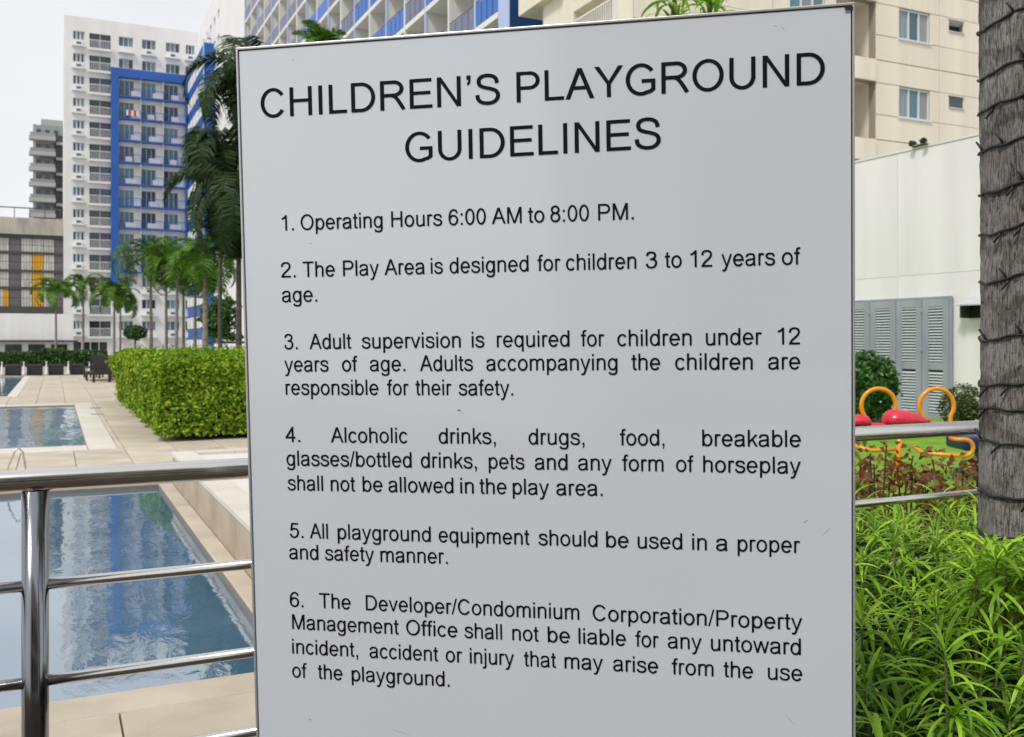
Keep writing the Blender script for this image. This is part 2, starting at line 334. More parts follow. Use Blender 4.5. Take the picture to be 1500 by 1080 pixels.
for h, p in zip(holes, (POOL, SPA, UP)):
    for q in subtract(h, p): db.quad([(q[0], q[2], -.012), (q[1], q[2], -.012), (q[1], q[3], -.012), (q[0], q[3], -.012)])
    for (x0, y0), (x1, y1) in (((p[0], p[2]), (p[1], p[2])), ((p[1], p[2]), (p[1], p[3])), ((p[1], p[3]), (p[0], p[3]))):
        db.quad([(x0, y0, -.3), (x1, y1, -.3), (x1, y1, -.012), (x0, y0, -.012)])
link('mortar_bed', db.mesh('mortar_bed', M['grout']), deck)
def inview(q):
    c = W((q[0] + q[1]) / 2, (q[2] + q[3]) / 2)
    if c.y < 1.5: return None
    u = 750 + 1400 * c.x / c.y; v = 500 + 1400 * 1.4 / c.y
    return c.y if -40 < u < 400 and v < 1120 else None
vis = sorted([(inview(q), q, k) for k, L_ in (('tile', tiles), ('coping_stone', copes)) for q in L_ if inview(q)], key=lambda t: t[0])
first = {(k, q) for _, q, k in vis[:290]}
J = .0045
def tilemesh(k, dx, dy):
    key = ('tl', k, round(dx, 3), round(dy, 3))
    if key not in _cache:
        m = MB(); e = .004; x0, x1, y0, y1 = J, dx - J, J, dy - J
        b = [(x0, y0, -.035), (x1, y0, -.035), (x1, y1, -.035), (x0, y1, -.035)]; s = [(x, y, -.003) for x, y, z in b]
        t = [(x0 + e, y0 + e, 0), (x1 - e, y0 + e, 0), (x1 - e, y1 - e, 0), (x0 + e, y1 - e, 0)]
        m.v = b + s + t
        m.f = [(4 * r + i, 4 * r + (i + 1) % 4, 4 * r + 4 + (i + 1) % 4, 4 * r + 4 + i) for r in (0, 1) for i in range(4)] + [(8, 9, 10, 11)]
        _cache[key] = m.mesh(k, M['tile' if k == 'tile' else 'tilel'])
    return _cache[key]
rest = {'tile': MB(), 'coping_stone': MB()}
for k, L_ in (('tile', tiles), ('coping_stone', copes)):
    for q in L_:
        if (k, q) in first:
            o = link(k, tilemesh(k if q[3] > 10.1 else 'tile', q[1] - q[0], q[3] - q[2]), deck, (q[0], q[2], random.uniform(-.0012, .0012)))
        else: rest[k].box(q[0] + J, q[1] - J, q[2] + J, q[3] - J, -.035, 0)
for k, m in rest.items():
    o = link(k + '_field', m.mesh(k, M['tile' if k == 'tile' else 'tilel']), deck); o['kind'] = 'stuff'
# lawn and planting bed on the right
struct('lawn', sheet(4.2, 14.3, 4.6, 40, .008, M['lawn']), rotz=PHI)
struct('planting_bed', MB().box(-8, 7.0, -3.0, 2.66, -.03, .02).box(1.95, 7.0, 2.661, 4.6, -.03, .02).mesh('planting_bed', M['soil']), rotz=PHI)
# low stone seat wall beside the near pool
t = site('seat_wall', 'low sandstone planter wall running along the right edge of the pool', 'low wall', 1.05, 3.6)
LW = 6.35
for k in range(7):
    s = LW / 7; o = box('stone_panel', t, M['wallst'], 0, .08, k * s + .003, (k + 1) * s - .003, 0, .27)
    o = box('coping_stone', t, M['tilel'], -.012, .2, k * s + .002, (k + 1) * s - .002, .27, .31); bevel(o, .004)
    o = box('coping_stone', t, M['tilel'], 1.3, 1.5, k * s + .002, (k + 1) * s - .002, .27, .31)
    box('stone_panel', t, M['wallst'], 1.42, 1.5, k * s + .003, (k + 1) * s - .003, 0, .27)
for k in range(3): box('stone_panel', t, M['wallst'], .085 + k * .445, .525 + k * .445, LW - .08, LW, 0, .27); box('coping_stone', t, M['tilel'], .205 + k * .365, .565 + k * .365, LW - .2, LW, .27, .312)
box('inner_ledge', t, M['ledge'], .2, 1.3, .1, LW - .2, 0, .285)
# railing
def rail_z(): return (1.085, .847, .628, .43, .21)
t = site('steel_railing', 'polished tubular steel railing passing behind the sign board', 'railing', -.04, 2.42)
for i, z in enumerate(rail_z()):
    r = .0254 if i == 0 else .0128
    if i == 0: link('handrail', MB().tube([(-4.5, 0, z), (6.5, 0, z)], r, 28).mesh('handrail', M['steel']), t)
    else:
        for b0 in (-3.4, -1.7, 0, 1.7, 3.4):
            link('rail', MB().tube([(b0 + .02, 0, z), (b0 + 1.68, 0, z)], r, 20).mesh('rail', M['steel']), t)
pm = MB().tube([(0, 0, 0), (0, 0, 1.062)], .0285, 28).mesh('post', M['steelm']); fm = MB().tube([(0, 0, 0), (0, 0, .012)], .055, 28).mesh('flange', M['steel'])
for b0 in (-3.4, -1.7, 0, 1.7, 3.4, 5.1):
    p = link('post', pm, t, (b0, 0, 0)); link('flange', fm, p)
# ------------------------------------------------------------------ hedges
def box_cloud(x0, x1, y0, y1, z0, z1, dens, faces):
    P, N = [], []
    for ax, sgn in faces:
        lo = np.array([x0, y0, z0]); hi = np.array([x1, y1, z1]); ar = 1
        for k in range(3):
            if k != ax: ar *= hi[k] - lo[k]
        n = int(ar * dens); q = rng.uniform(lo, hi, (n, 3)); q[:, ax] = (hi if sgn > 0 else lo)[ax] - sgn * np.abs(rng.normal(0, .05, n)) + sgn * .035 * np.sin(q[:, (ax + 1) % 3] * 5.3 + q[:, (ax + 2) % 3] * 3.1)
        nn = np.zeros((n, 3)); nn[:, ax] = sgn; nn[:, 2] += .35
        # uneven outline
        P.append(q); N.append(nn)
    return np.concatenate(P), np.concatenate(N)
def hedge(name, label, b0, b1, a0, a1, z0, z1, dens, size, m, faces, group=None, lean=0):
    t = site(name, label, 'hedge', b0, a0, 0, group); x, y = b1 - b0, a1 - a0; e = .13
    P, N = box_cloud(0, x, 0, y, z0, z1, dens, faces)
    if lean:
        zz = (P[:, 2] / z1)[:, None]; cc = np.array([x / 2, y / 2])
        P[:, 0] -= zz[:, 0] * (.05 + .20 * P[:, 1] / y) * (1 - P[:, 0] / x)
        # rounded shoulders, soft uneven growth
        d = np.minimum.reduce([P[:, 0] + .1, P[:, 1] + .05]); top = P[:, 2] > z1 - .25
        P[:, 2] -= np.where(top, .10 * np.exp(-np.maximum(d, 0) / .10), 0)
        P += N * (.035 * np.sin(P[:, [1]] * 2.3 + P[:, [2]] * 4) + .03 * np.sin(P[:, [0]] * 5 + 1) * np.cos(P[:, [2]] * 6))
        k = rng.random(len(P)) < .03; P[k] += N[k] * rng.uniform(.02, .11, (k.sum(), 1))
    f = link('foliage', leaf_cloud('foliage', P, N, size, M[m], .5, .55), t); f['kind'] = 'stuff'
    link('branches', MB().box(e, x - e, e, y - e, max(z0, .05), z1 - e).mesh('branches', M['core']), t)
    return t
F4 = [(0, -1), (0, 1), (1, -1), (2, 1)]
hedge('hedge', 'large clipped bright green box hedge on the deck left of the sign', 1.36, 4.0, 14.05, 23.9, .07, 1.14, 2500, .072, 'hedge', F4, lean=1)
# ------------------------------------------------------------------ palms and trees
def frond_mesh(L, droop, m, nl=26, ll=.55, width=.05, seed=0, hang=.5, rise=.35):
    rr = random.Random(seed); mb = MB(); pts = []
    p = Vector((0, 0, 0)); ang = rise; n = 14
    for k in range(n + 1):
        pts.append(p.copy()); p += Vector((math.cos(ang), 0, math.sin(ang))) * (L / n); ang -= droop / n * (1 + k / n)
    for k in range(nl):
        s = .12 + .88 * k / nl; q = s * n; i = min(int(q), n - 1); P = pts[i].lerp(pts[i + 1], q - i); T = (pts[i + 1] - pts[i]).normalized()
        le = ll * (math.sin(math.pi * min(1, s * .85 + .18)) ** .7) * rr.uniform(.8, 1.15)
        for sd in (-1, 1):
            d0 = (T * .55 + Vector((0, sd, .12 + rr.uniform(-.25, .25)))).normalized()
            d1 = (d0 + Vector((0, 0, -hang * 1.3 + rr.uniform(-.2, .2)))).normalized()
            a = P; b = P + d0 * le * .5; c = b + d1 * le * .5; w = T * width * .5
            i0 = len(mb.v); mb.v += [tuple(a - w * .6), tuple(a + w * .6), tuple(b + w), tuple(b - w), tuple(c)]
            mb.f += [(i0, i0 + 1, i0 + 2, i0 + 3), (i0 + 3, i0 + 2, i0 + 4)]
    mb.tube(pts, [.028 * L / 2.2 * (1 - .8 * k / n) for k in range(n + 1)], 5)
    mb.smooth = False
    return mb.mesh('frond', M[m])
def palm_tree(label, x, y, zc, L, nf=13, m='palm', r=.11, group='palms standing beyond the pool deck', droop=1.9, hang=.5, seed=0, ll=.55, m2=None, wid=.06, elev=(-.5, 1.05), nl=26, cat='palm tree', cone=None):
    rr = random.Random(seed); t = thing('palm_tree', label, cat, (x, y, 0), rr.uniform(0, 6), group)
    lean = rr.uniform(-.015, .015)
    link('trunk', MB().tube([(lean * z, 0, z) for z in np.linspace(0, zc, 9)], [r * (1.25 - .5 * k / 8) for k in range(9)], 10).mesh('trunk', M['dtrunk' if m == 'palmd' else 'ptrunk']), t)
    link('crownshaft', MB().tube([(lean * zc, 0, zc - .05), (lean * zc, 0, zc + .3 * L / 2), (lean * zc, 0, zc + .5 * L / 2)], [r * .85, r * .8, r * .3], 10).mesh('crownshaft', M['stem']), t)
    fm = [frond_mesh(L * f, droop * g, mm, nl, ll, wid, seed + i, hang) for i, (f, g, mm) in enumerate(((1, 1, m), (.92, .85, m), (.85, 1.15, m2 or m)))]
    for k in range(nf):
        e = elev[0] + (elev[1] - elev[0]) * (k + .5) / nf
        link('frond', fm[k % 3] if m2 is None or e > .2 else fm[2], t, (lean * zc, 0, zc + .12 * L / 2 + .05 * k / nf), (0, -e, k * 2.4 + rr.uniform(-.3, .3)))
    return t
def pp(u, d): return ((u - 750) / 1400 * d, d)
pl = [ (82, 58, 4.15, 1.75, 'small palm standing alone in front of the grey and yellow panelled building', 12, 'palm', None),
  (122, 62, 4.8, 1.6, 'slim small palm in front of the narrow white windows of the tower', 11, 'palm', None),
  (167, 56, 3.9, 1.7, 'short bushy palm just left of the tall palm cluster', 14, 'palm', None),
  (176, 60, 3.7, 1.5, 'short palm half hidden behind the bushy palm left of the cluster', 10, 'palm', None),
  (222, 57, 6.1, 2.6, 'tallest full crowned palm at the left end of the cluster', 17, 'palm', None),
  (244, 61, 6.2, 2.3, 'tall palm second from the left in the cluster above the hedge', 14, 'palm', None),
  (258, 56, 5.7, 2.3, 'bright green palm in the middle of the cluster above the hedge', 15, 'palm', None),
  (269, 60, 5.9, 2.2, 'palm with dark trunk just right of the middle of the cluster', 13, 'palm', None),
  (286, 58, 5.2, 2.2, 'palm with yellowing fronds at the right end of the cluster', 14, 'palmy', 'palm')]
for i, (u, d, zc, L, lab, nf, m, m2) in enumerate(pl):
    x, y = pp(u, d); palm_tree(lab, x, y, zc, L * 1.42, nf + 1, m, .085 if L > 2 else .065, elev=(-.35, 1.15) if L > 2 else (.0, 1.2), seed=i * 7, m2=m2, ll=.72 if L > 2 else .5, wid=.055, nl=46, hang=.55, droop=2.35)
x, y = pp(372, 23); palm_tree('tall dark palm with drooping fronds directly behind the left edge of the sign', x, y, 7.55, 2.7, 26, 'palmd', .09, 'dark drooping palms behind the sign edge', 2.2, .9, 101, .7, wid=.05, elev=(-1.5, .8), nl=60)
x, y = pp(322, 25.5); palm_tree('dark palm with a hanging crown left of the sign in front of the blue frame', x, y, 6.5, 1.95, 20, 'palmd', .05, 'dark drooping palms behind the sign edge', 2.4, .9, 102, .7, wid=.05, elev=(-.9, .7), nl=56)
x, y = pp(350, 24); palm_tree('lowest dark palm with fronds hanging along the left edge of the sign', x, y, 5.15, 2.7, 26, 'palmd', .07, 'dark drooping palms behind the sign edge', 2.0, 1.1, 103, .7, wid=.05, elev=(-1.5, .35), nl=60)
x, y = pp(300, 30); palm_tree('mid green palm crown between the blue frame and the dark palms', x, y, 3.9, 1.7, 14, 'palm', .08, None, 2.0, .6, 104, .55, wid=.045, nl=44)
x, y = pp(474, 17); palm_tree('small palm whose tip shows above the top edge of the sign', x, y, 6.45, .8, 12, 'palm', .06, None, 1.4, .4, 105, .3, wid=.025, elev=(.1, 1.3), nl=40)
def blob_tree(name, label, cat, u, d, zc, rx, rz, n, size, m, trunk=True, spiky=.25, group=None, z0=0):
    x, y = pp(u, d); t = thing(name, label, cat, (x, y, 0), 0, group)
    q = rng.normal(0, 1, (n, 3)); q /= np.linalg.norm(q, axis=1)[:, None]
    lump = 1 + spiky * (np.sin(q[:, 0] * 5 + 1) * np.sin(q[:, 1] * 6) * np.sin(q[:, 2] * 7 + 2)) + rng.normal(0, .06, n)
    rad = rng.uniform(.72, 1, n) ** .5 * lump
    P = q * rad[:, None] * np.array([rx, rx, rz]) + np.array([0, 0, zc])
    f = link('crown', leaf_cloud('crown', P, q, size, M[m], .5, .6), t); f['kind'] = 'stuff'
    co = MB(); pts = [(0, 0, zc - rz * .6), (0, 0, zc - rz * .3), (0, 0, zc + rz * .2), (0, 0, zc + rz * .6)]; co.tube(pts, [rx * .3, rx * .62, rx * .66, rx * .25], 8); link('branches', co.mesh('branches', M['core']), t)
    if trunk: link('trunk', MB().tube([(0, 0, z0), (0, 0, zc)], [.06 * rx + .03, .04 * rx + .02], 8).mesh('trunk', M['twig']), t)
    return t
blob_tree('topiary_tree', 'small round dark topiary tree before the tower ground floor', 'topiary', 198, 60, 1.95, .68, .42, 2200, .14, 'bush')
t = blob_tree('broadleaf_tree', 'dark layered broadleaf tree between the palms and the sign', 'tree', 322, 36, 2.25, .62, .85, 1800, .16, 'hedged', spiky=.6)
for k in range(5):
    a = k * 1.9; z = 1.55 + .33 * k; q = rng.normal(0, 1, (260, 3)); q /= np.linalg.norm(q, axis=1)[:, None]
    f = link('bough', leaf_cloud('bough', q * rng.uniform(.5, 1, (260, 1)) * np.array([.42, .42, .12]) + np.array([math.cos(a) * .5, math.sin(a) * .3, z]), q, .15, M['hedged'], .5, .6), t)
x, y = pp(1276, 14.6)
blob_tree('bush', 'rounded dark green bush behind the first orange hoop by the grey doors', 'bush', 1270, 14.6, .72, .44, .5, 3200, .085, 'bush', spiky=.2)
blob_tree('bush', 'low olive brown bush beside the palm trunk under the white wall', 'bush', 1412, 14.2, .40, .34, .36, 2200, .05, 'bush2', spiky=.15)
# far hedge, planter boxes, tapered posts, chairs
for k, (u0, u1, zt, lab) in enumerate(((-60, 62, .93, 'low clipped far hedge at the left behind black planter boxes'), (62, 93, 1.08, 'taller lighter rounded hedge section in the middle of the far row'), (93, 158, .98, 'low clipped far hedge right of the rounded section'))):
    t0 = 44.6 / (.9021 - (u0 - 750) / 1400 * .4316); t1 = 44.6 / (.9021 - (u1 - 750) / 1400 * .4316)
    b0 = AB((u0 - 750) / 1400 * t0, t0)[1]; b1 = AB((u1 - 750) / 1400 * t1, t1)[1]
    hedge('hedge', lab, b0, b1 - .03, 44.5, 45.9, .35, zt, 420, .13, 'hedged' if k != 1 else 'bush', F4, 'clipped hedges across the far end of the deck')
pos = [3, 35, 68, 100, 131]
bs = []
for u in pos:
    tt = 43.7 / (.9021 - (u - 750) / 1400 * .4316); bs.append(AB((u - 750) / 1400 * tt, tt)[1])
stp = bs[1] - bs[0]
ordw = ['leftmost', 'second from left', 'middle', 'fourth from left', 'rightmost']
for k, b in enumerate(bs):
    t = site('tapered_post', '%s of the short white tapered posts along the far deck edge' % ordw[k], 'post', b, 43.62, 0, 'white tapered posts along the far deck edge')
    link('shaft', MB().tube([(0, 0, 0), (0, 0, .1), (0, 0, .3), (0, 0, .5)], [.09, .07, .03, .02], 10).mesh('shaft', M['white']), t)
    link('cap', MB().tube([(0, 0, .5), (0, 0, .56)], [.035, .03], 10).mesh('cap', M['white']), t)
wl = ['at the left edge of the photo', 'right of the leftmost white post', 'left of the middle white post', 'right of the middle white post', 'between the two rightmost white posts', 'behind the dark chairs']
for k in range(6):
    b = bs[0] - stp + k * stp
    t = site('planter_box', 'black planter box under the far hedge, %s' % wl[k], 'planter', b + .1, 43.75, 0, 'black planter boxes under the far hedge')
    box('box', t, M['blackm'], 0, stp - .2, 0, .6, 0, .40); box('rim', t, M['dgrey'], -.02, stp - .18, -.02, .62, .40, .44)
# pool ladder rails
def ladder(label, u, d, h, sp):
    x, y = pp(u, d); t = thing('pool_ladder', label, 'pool ladder', (x, y, 0), PHI)
    if h < .5:
        link('handrail', MB().tube([(-sp, 0, -.02), (-sp * .9, 0, h * .45), (-sp * .35, 0, h * .88), (0, 0, h), (sp * .4, 0, h * .86), (sp * .62, 0, h * .4), (sp * .66, 0, -.02)], .010, 8).mesh('handrail', M['steel']), t)
        link('flange', MB().tube([(-sp, 0, 0), (-sp, 0, .01)], .03, 10).mesh('flange', M['steel']), t); link('flange', MB().tube([(sp * .66, 0, 0), (sp * .66, 0, .01)], .03, 10).mesh('flange', M['steel']), t)
        return
    for s in (0, sp):
        link('handrail', MB().tube([(s, .35, 0), (s, .33, h * .7), (s, .25, h * .95), (s, .12, h), (s, .0, h * .93), (s, -.06, h * .7), (s, -.08, -.05)], .016 if h > .5 else .009, 8).mesh('handrail', M['steel']), t)
    for z in (-.02,): link('step', MB().box(.01, sp - .01, -.12, -.05, z, z + .02).mesh('step', M['steel']), t)
ladder('thin pointed steel grab rail at the far side of the near pool', 27, 9.6, .33, .10)
ladder('steel ladder rails by the black planters at the far pool', 50, 42.0, .62, .5)
def chair(label, u, d, rz):
    x, y = pp(u, d); t = thing('chair', label, 'chair', (x, y, 0), rz, 'dark rattan chairs at the corner of the hedge')
    box('seat', t, M['rattan'], -.26, .26, -.26, .26, .36, .44)
    link('backrest', MB().box(-.26, .26, 0, .05, 0, .5).mesh('backrest', M['rattan']), t, (0, .24, .42), (-.15, 0, 0))
    for s in (-1, 1):
        box('armrest', t, M['rattan'], s * .26 - .03, s * .26 + .03, -.26, .28, .60, .64)
        for q in (-1, 1): box('leg', t, M['rattan'], s * .25 - .022, s * .25 + .022, q * .24 - .022, q * .24 + .022, 0, .60 if q < 0 else .42)
chair('nearer dark rattan chair standing left of the bright hedge', 149, 32.5, .5)
chair('farther dark rattan chair left of the bright hedge', 137, 37, -.7)
chair('dark rattan chair partly hidden by the hedge corner', 156, 36, 1.9)
t = site('sun_lounger', 'low dark lounger behind the nearer rattan chair by the hedge', 'lounger', 1.0, 36.6)
box('frame', t, M['rattan'], 0, .9, 0, 1.5, .22, .32)
for a in (0, .84):
    for b in (0.02, 1.4): box('leg', t, M['rattan'], a, a + .05, b, b + .05, 0, .22)

for u_, v_, lb in ((140, 598, 'small slotted plate standing in for a crack in the pale coping beside the square pool'), (143, 607, 'second slotted plate standing in for a crack, nearer the camera beside the square pool')):
    d_ = 1960 / (v_ - 500); x, y = pp(u_, d_); t = thing('crack_plate', lb, 'crack mark', (x, y, .001), PHI)  # slotted plates stand in for small cracks in the paving
    box('frame', t, M['concrete'], -.12, .12, -.12, .12, 0, .004)
    for i in range(5): box('slot', t, M['blackm'], -.09 + i * .042, -.07 + i * .042, -.09, .09, .0041, .006)

# ------------------------------------------------------------------ white and blue apartment tower
FH = 2.93
def FZ(k): return 40.1 - FH * k          # floor level of row k, counted from the top
T = site('apartment_tower', 'white apartment tower with a projecting blue frame of balconies', 'apartment tower', 1.11, 138)
TX = 17.9 - 1.11; bx0 = lambda b: b - 1.11
wins = []; bal = []; front = []
for k in range(14):
    z = FZ(k)
    wins.append((bx0(2.17), bx0(3.56), z + 1.0, z + 2.1, 'n'))
    bal.append((bx0(4.13), bx0(6.72), z + .05, z + 2.05))
for k in (0, 1, 11, 12, 13):
    z = FZ(k)
    for a, b in ((7.73, 9.51), (10.63, 12.36), (13.68, 15.45), (16.25, 17.42)):
        wins.append((bx0(a), bx0(b), z + .85, z + 2.1, 'w'))
gf = [(bx0(2.2 + k * 1.05), bx0(3.15 + k * 1.05), .1, 1.3) for k in range(4)]
FR = (bx0(6.72), bx0(16.34), 8.4, 37.75)
ops = [w[:4] for w in wins] + bal + gf
link('wall', wall_open(0, TX, -1, 44.1, ops, .35).mesh('wall', M['white']), T)
box('side_wall', T, M['white'], 0, .02, .001, 20, -1, 44.1); box('roof', T, M['concrete'], .02, TX, .05, 20, 43.3, 43.4)
box('inner_wall', T, M['inside'], .3, TX, .36 + 1.6, 2.2, -1, 43)
for x0, x1, z0, z1, kd in wins:
    f = box('window', T, M['frame'], x0, x1, .26, .30, z0, z1)
    n = 3; w = (x1 - x0) / n
    for i in range(n):
        gm = random.choice(['glass', 'glass', 'curtain', 'glassb'] if kd == 'n' else ['curtain', 'curtain', 'glassb', 'glass'])
        q = link('pane', bxm(w - .22 if kd == 'n' else w - .12, .02, z1 - z0 - .14, M[gm]), f, (i * w + .06, -.03, .07))
    l = box('ledge', T, M['white'], x0 - .15, x1 + .15, -.55, -.003, z0 - 1.0, z0 - .85)
    if kd == 'n' or random.random() < .7:
        u = box('ac_unit', T, M['acw'], (x0 + x1) / 2 - .4, (x0 + x1) / 2 + .4, -.45, -.01, z0 - .84, z0 - .3)
        link('grille', bxm(.55, .02, .3, M['grill']), u, (.1, -.021, .12))
for x0, x1, z0, z1 in bal:
    box('balcony_door', T, M['glass'], x0 + .1, x1 - .1, .32, .36, z0 + .02, z1 - .02)
    box('balcony_slab', T, M['white'], x0 - .1, x1 + .1, -.5, .3, z0 - .3, z0 - .003)
    r = box('balcony_rail', T, M['white'], x0, x1, -.45, -.41, z0 + 1.0, z0 + 1.07)
    ba = MB()
    for i in range(13): ba.box(i * (x1 - x0 - .04) / 12, i * (x1 - x0 - .04) / 12 + .05, 0, .03, -.95, 0)
    link('balusters', ba.mesh('balusters', M['acw']), r)
    box('frame_post', T, M['frame'], (x0 + x1) / 2 - .04, (x0 + x1) / 2 + .04, .26, .31, z0 + .02, z1 - .02)
for q in gf: box('window', T, M['glass'], q[0], q[1], .25, .29, q[2], q[3])
# projecting blue frame with three bays of balconies
y0 = -.9
box('blue_frame', T, M['blue'], FR[0], FR[0] + .95, y0, -.003, FR[2], FR[3])
box('blue_frame', T, M['blue'], FR[0] + .95, FR[1], y0, -.003, 36.6, FR[3])
box('blue_frame', T, M['blue'], FR[1] - .18, FR[1], y0, -.003, FR[2], 36.6)
cols = [(bx0(7.7), bx0(10.4)), (bx0(10.46), bx0(13.25)), (bx0(13.33), bx0(16.1))]
for k in range(2, 11):
    z = FZ(k)
    box('balcony_slab', T, M['blue'], FR[0] + .95, FR[1] - .18, y0 + .05, -.004, z - .28, z - .08)
    for c, (x0, x1) in enumerate(cols):
        if z < 8: continue
        d = box('balcony_door', T, M[random.choice(['glassb', 'glass', 'glassb', 'curtain'])], x0 + .1, x0 + 1.85, -.06, -.005, z, z + 2.05)
        link('frame_post', bxm(.06, .03, 2.0, M['frame']), d, (.6, -.032, 0)); link('frame_post', bxm(.06, .03, 2.0, M['frame']), d, (1.2, -.032, 0))
        r = box('balcony_rail', T, M['blue'], x0, x1, y0 + .06, y0 + .1, z + .9, z + .97)
        ba = MB()
        for i in range(11): ba.box(i * (x1 - x0 - .05) / 10, i * (x1 - x0 - .05) / 10 + .035, 0, .03, -.95, 0)
        link('balusters', ba.mesh('balusters', M['blue']), r)
        if random.random() < .85:
            xo = x0 + random.choice([.8, 1.0, 1.5]); u = box('ac_unit', T, M['acw'], xo, min(xo + random.choice([.9, 1.4]), x1), y0 + .12, y0 + .5, z - .05, z + .62)
        if c < 2: box('fin', T, M['white'], x1, x1 + .06, y0 + .1, -.006, z - .08, z + 2.65)
        if (k, c) == (3, 0):
            for i in range(5): box('laundry', T, M['red'] if i % 2 else M['white'], x0 + .9 + i * .32, x0 + 1.15 + i * .32, y0 + .02, y0 + .05, z + .2, z + .95)
# ------------------------------------------------------------------ long wing with receding balconies
Wg = site('apartment_wing', 'long white apartment block with blue and grey balcony panels receding behind the sign', 'apartment block', 17.35, 36.9)
Wg.rotation_euler.z = PHI + R(90)       # local x runs away from the camera along the facade, local y points to -b
ZF = lambda k: 15.75 + 3.0 * k - .05     # underside of the parapet of floor k
BAY = 3.25; NB = 19; LB = NB * BAY
# body behind the recess
box('back_wall', Wg, M['cream'], 0, LB, -3.0, -1.6, -1, 44.4)
box('roof', Wg, M['white'], 0, LB, -1.6, .0, 43.9, 44.4)
box('end_wall', Wg, M['navy'], -.35, -.003, -14, -.03, -1, 44.4)
box('corner_pillar', Wg, M['lblue'], -.352, .75, -.03, .0, -1, 44.4)
for k in range(-5, 10):
    z = ZF(k) - .0
    for s in range(2): pass
    box('floor_slab', Wg, M['white'], .76, LB, -1.6, .02, z - .26, z)
    bl = {0: (0,), 1: (2, 4, 5), 2: (5, 6), 3: (9, 10), 4: (3, 8)}.get(k, ())
    for i in range(NB):
        if i == 0: x0, x1 = .76, BAY - .08
        else: x0, x1 = i * BAY + .08, (i + 1) * BAY - .08
        p = box('balcony_panel', Wg, M['bluep' if i in bl else 'slate'], x0, x1, -.05, -.01, z + .04, z + 1.05)
        if i < 9 and k < 5:
            for j in range(1, 4): link('panel_joint', bxm(.03, .02, 1.0, M['navy' if i in bl else 'dgrey']), p, (j * (x1 - x0) / 4, .035, .005))
            link('rail', bxm(x1 - x0, .05, .05, M['slate']), p, (0, 0, 1.08))
for i in range(1, NB + 1):
    box('fin', Wg, M['lblue' if i % 2 else 'white'], i * BAY - .08, i * BAY + .08, -.12, .03, -1, 43.9)
    box('partition_wall', Wg, M['white'], i * BAY - .07, i * BAY + .07, -1.6, -.125, -1, 43.9)
# blank white far section with small service windows
L2 = 138 - 36.9
rows = []
for k in range(14):
    for a in (118.9, 122.0, 125.2, 128.4, 131.6): rows.append((a - 36.9, a - 36.9 + 1.3, 41.0 - 3 * k - .5, 41.0 - 3 * k + .5))
ow = wall_open(LB + .3, L2, -1, 44.3, rows, -.25, y=-.5)
link('wall', ow.mesh('wall', M['whitef']), Wg)
box('corner_strip', Wg, M['navy'], LB + .05, LB + .3, -.6, .02, -1, 44.3)
for r in rows:
    box('window', Wg, M['farwall'], r[0], r[1], -.72, -.70, r[2], r[3])
    if random.random() < .6: box('ac_unit', Wg, M['acw'], r[0] + .2, r[0] + 1.0, -.5, -.05, r[2] - .75, r[2] - .2)
# projecting blue and white stack in the corner
xs, xe = 121.8 - 36.9, 138 - 36.9
box('corner_bay', Wg, M['blue'], xs, xe - .05, -.45, .85, -1, 38.0)
for k in range(13):
    z = 37.1 - FH * k - 1.55
    box('balcony_panel', Wg, M['whitef'], xs + .9, xe - .1, .853, .90, z - .25, z + 1.2)
    for i in range(5): box('fin', Wg, M['slate'], xs + 1.4 + i * 2.9, xs + 1.55 + i * 2.9, .901, .93, z - .25, z + 1.2)
box('corner_strip', Wg, M['lblue'], xs - .02, xs + .45, .86, .92, -1, 38.02)
t = site('canopy', 'thin dark entrance canopy at the foot of the white block behind the broadleaf tree', 'canopy', 8.6, 62)
box('roof', t, M['dgrey'], 0, 8, 0, 1.5, 1.25, 1.4)
for i in range(4): box('post', t, M['frame'], .1 + i * 2.5, .2 + i * 2.5, .1, .2, 0, 1.25)
# ------------------------------------------------------------------ panelled car park, podium wall and far grey tower
Pk = site('parking_building', 'low building clad in grey, pale and yellow panels left of the tower', 'parking building', -24, 150)
def pb(u, a=150):
    m = (u - 750) / 1400; t_ = a / (.9021 - m * .4316); return t_ * (.9021 * m + .4316)
def pz(u, v, a=150):
    m = (u - 750) / 1400; t_ = a / (.9021 - m * .4316); return 1.4 + (500 - v) / 1400 * t_
XR = pb(92) + 24 + .6
box('body', Pk, M['dgrey'], 0, XR, .2, 20, 0, 16.2)
box('parapet', Pk, M['dirtconc'], -.1, XR, -.6, .3, 16.3, 18.6)
box('soffit', Pk, M['dgrey'], 0, XR, -.3, .2, 15.8, 16.29)
box('base_band', Pk, M['dgrey'], 0, XR, -.35, .19, 4.9, 6.2)
zr = [(13.95, 15.75), (11.4, 13.55), (9.0, 11.05), (6.25, 8.6)]
colsx = [(-8, 13, 'w'), (13.5, 30.5, 'g'), (31, 47, 'w'), (47.5, 63.5, 'y'), (64, 79.5, 'w'), (80, 96, 'g')]
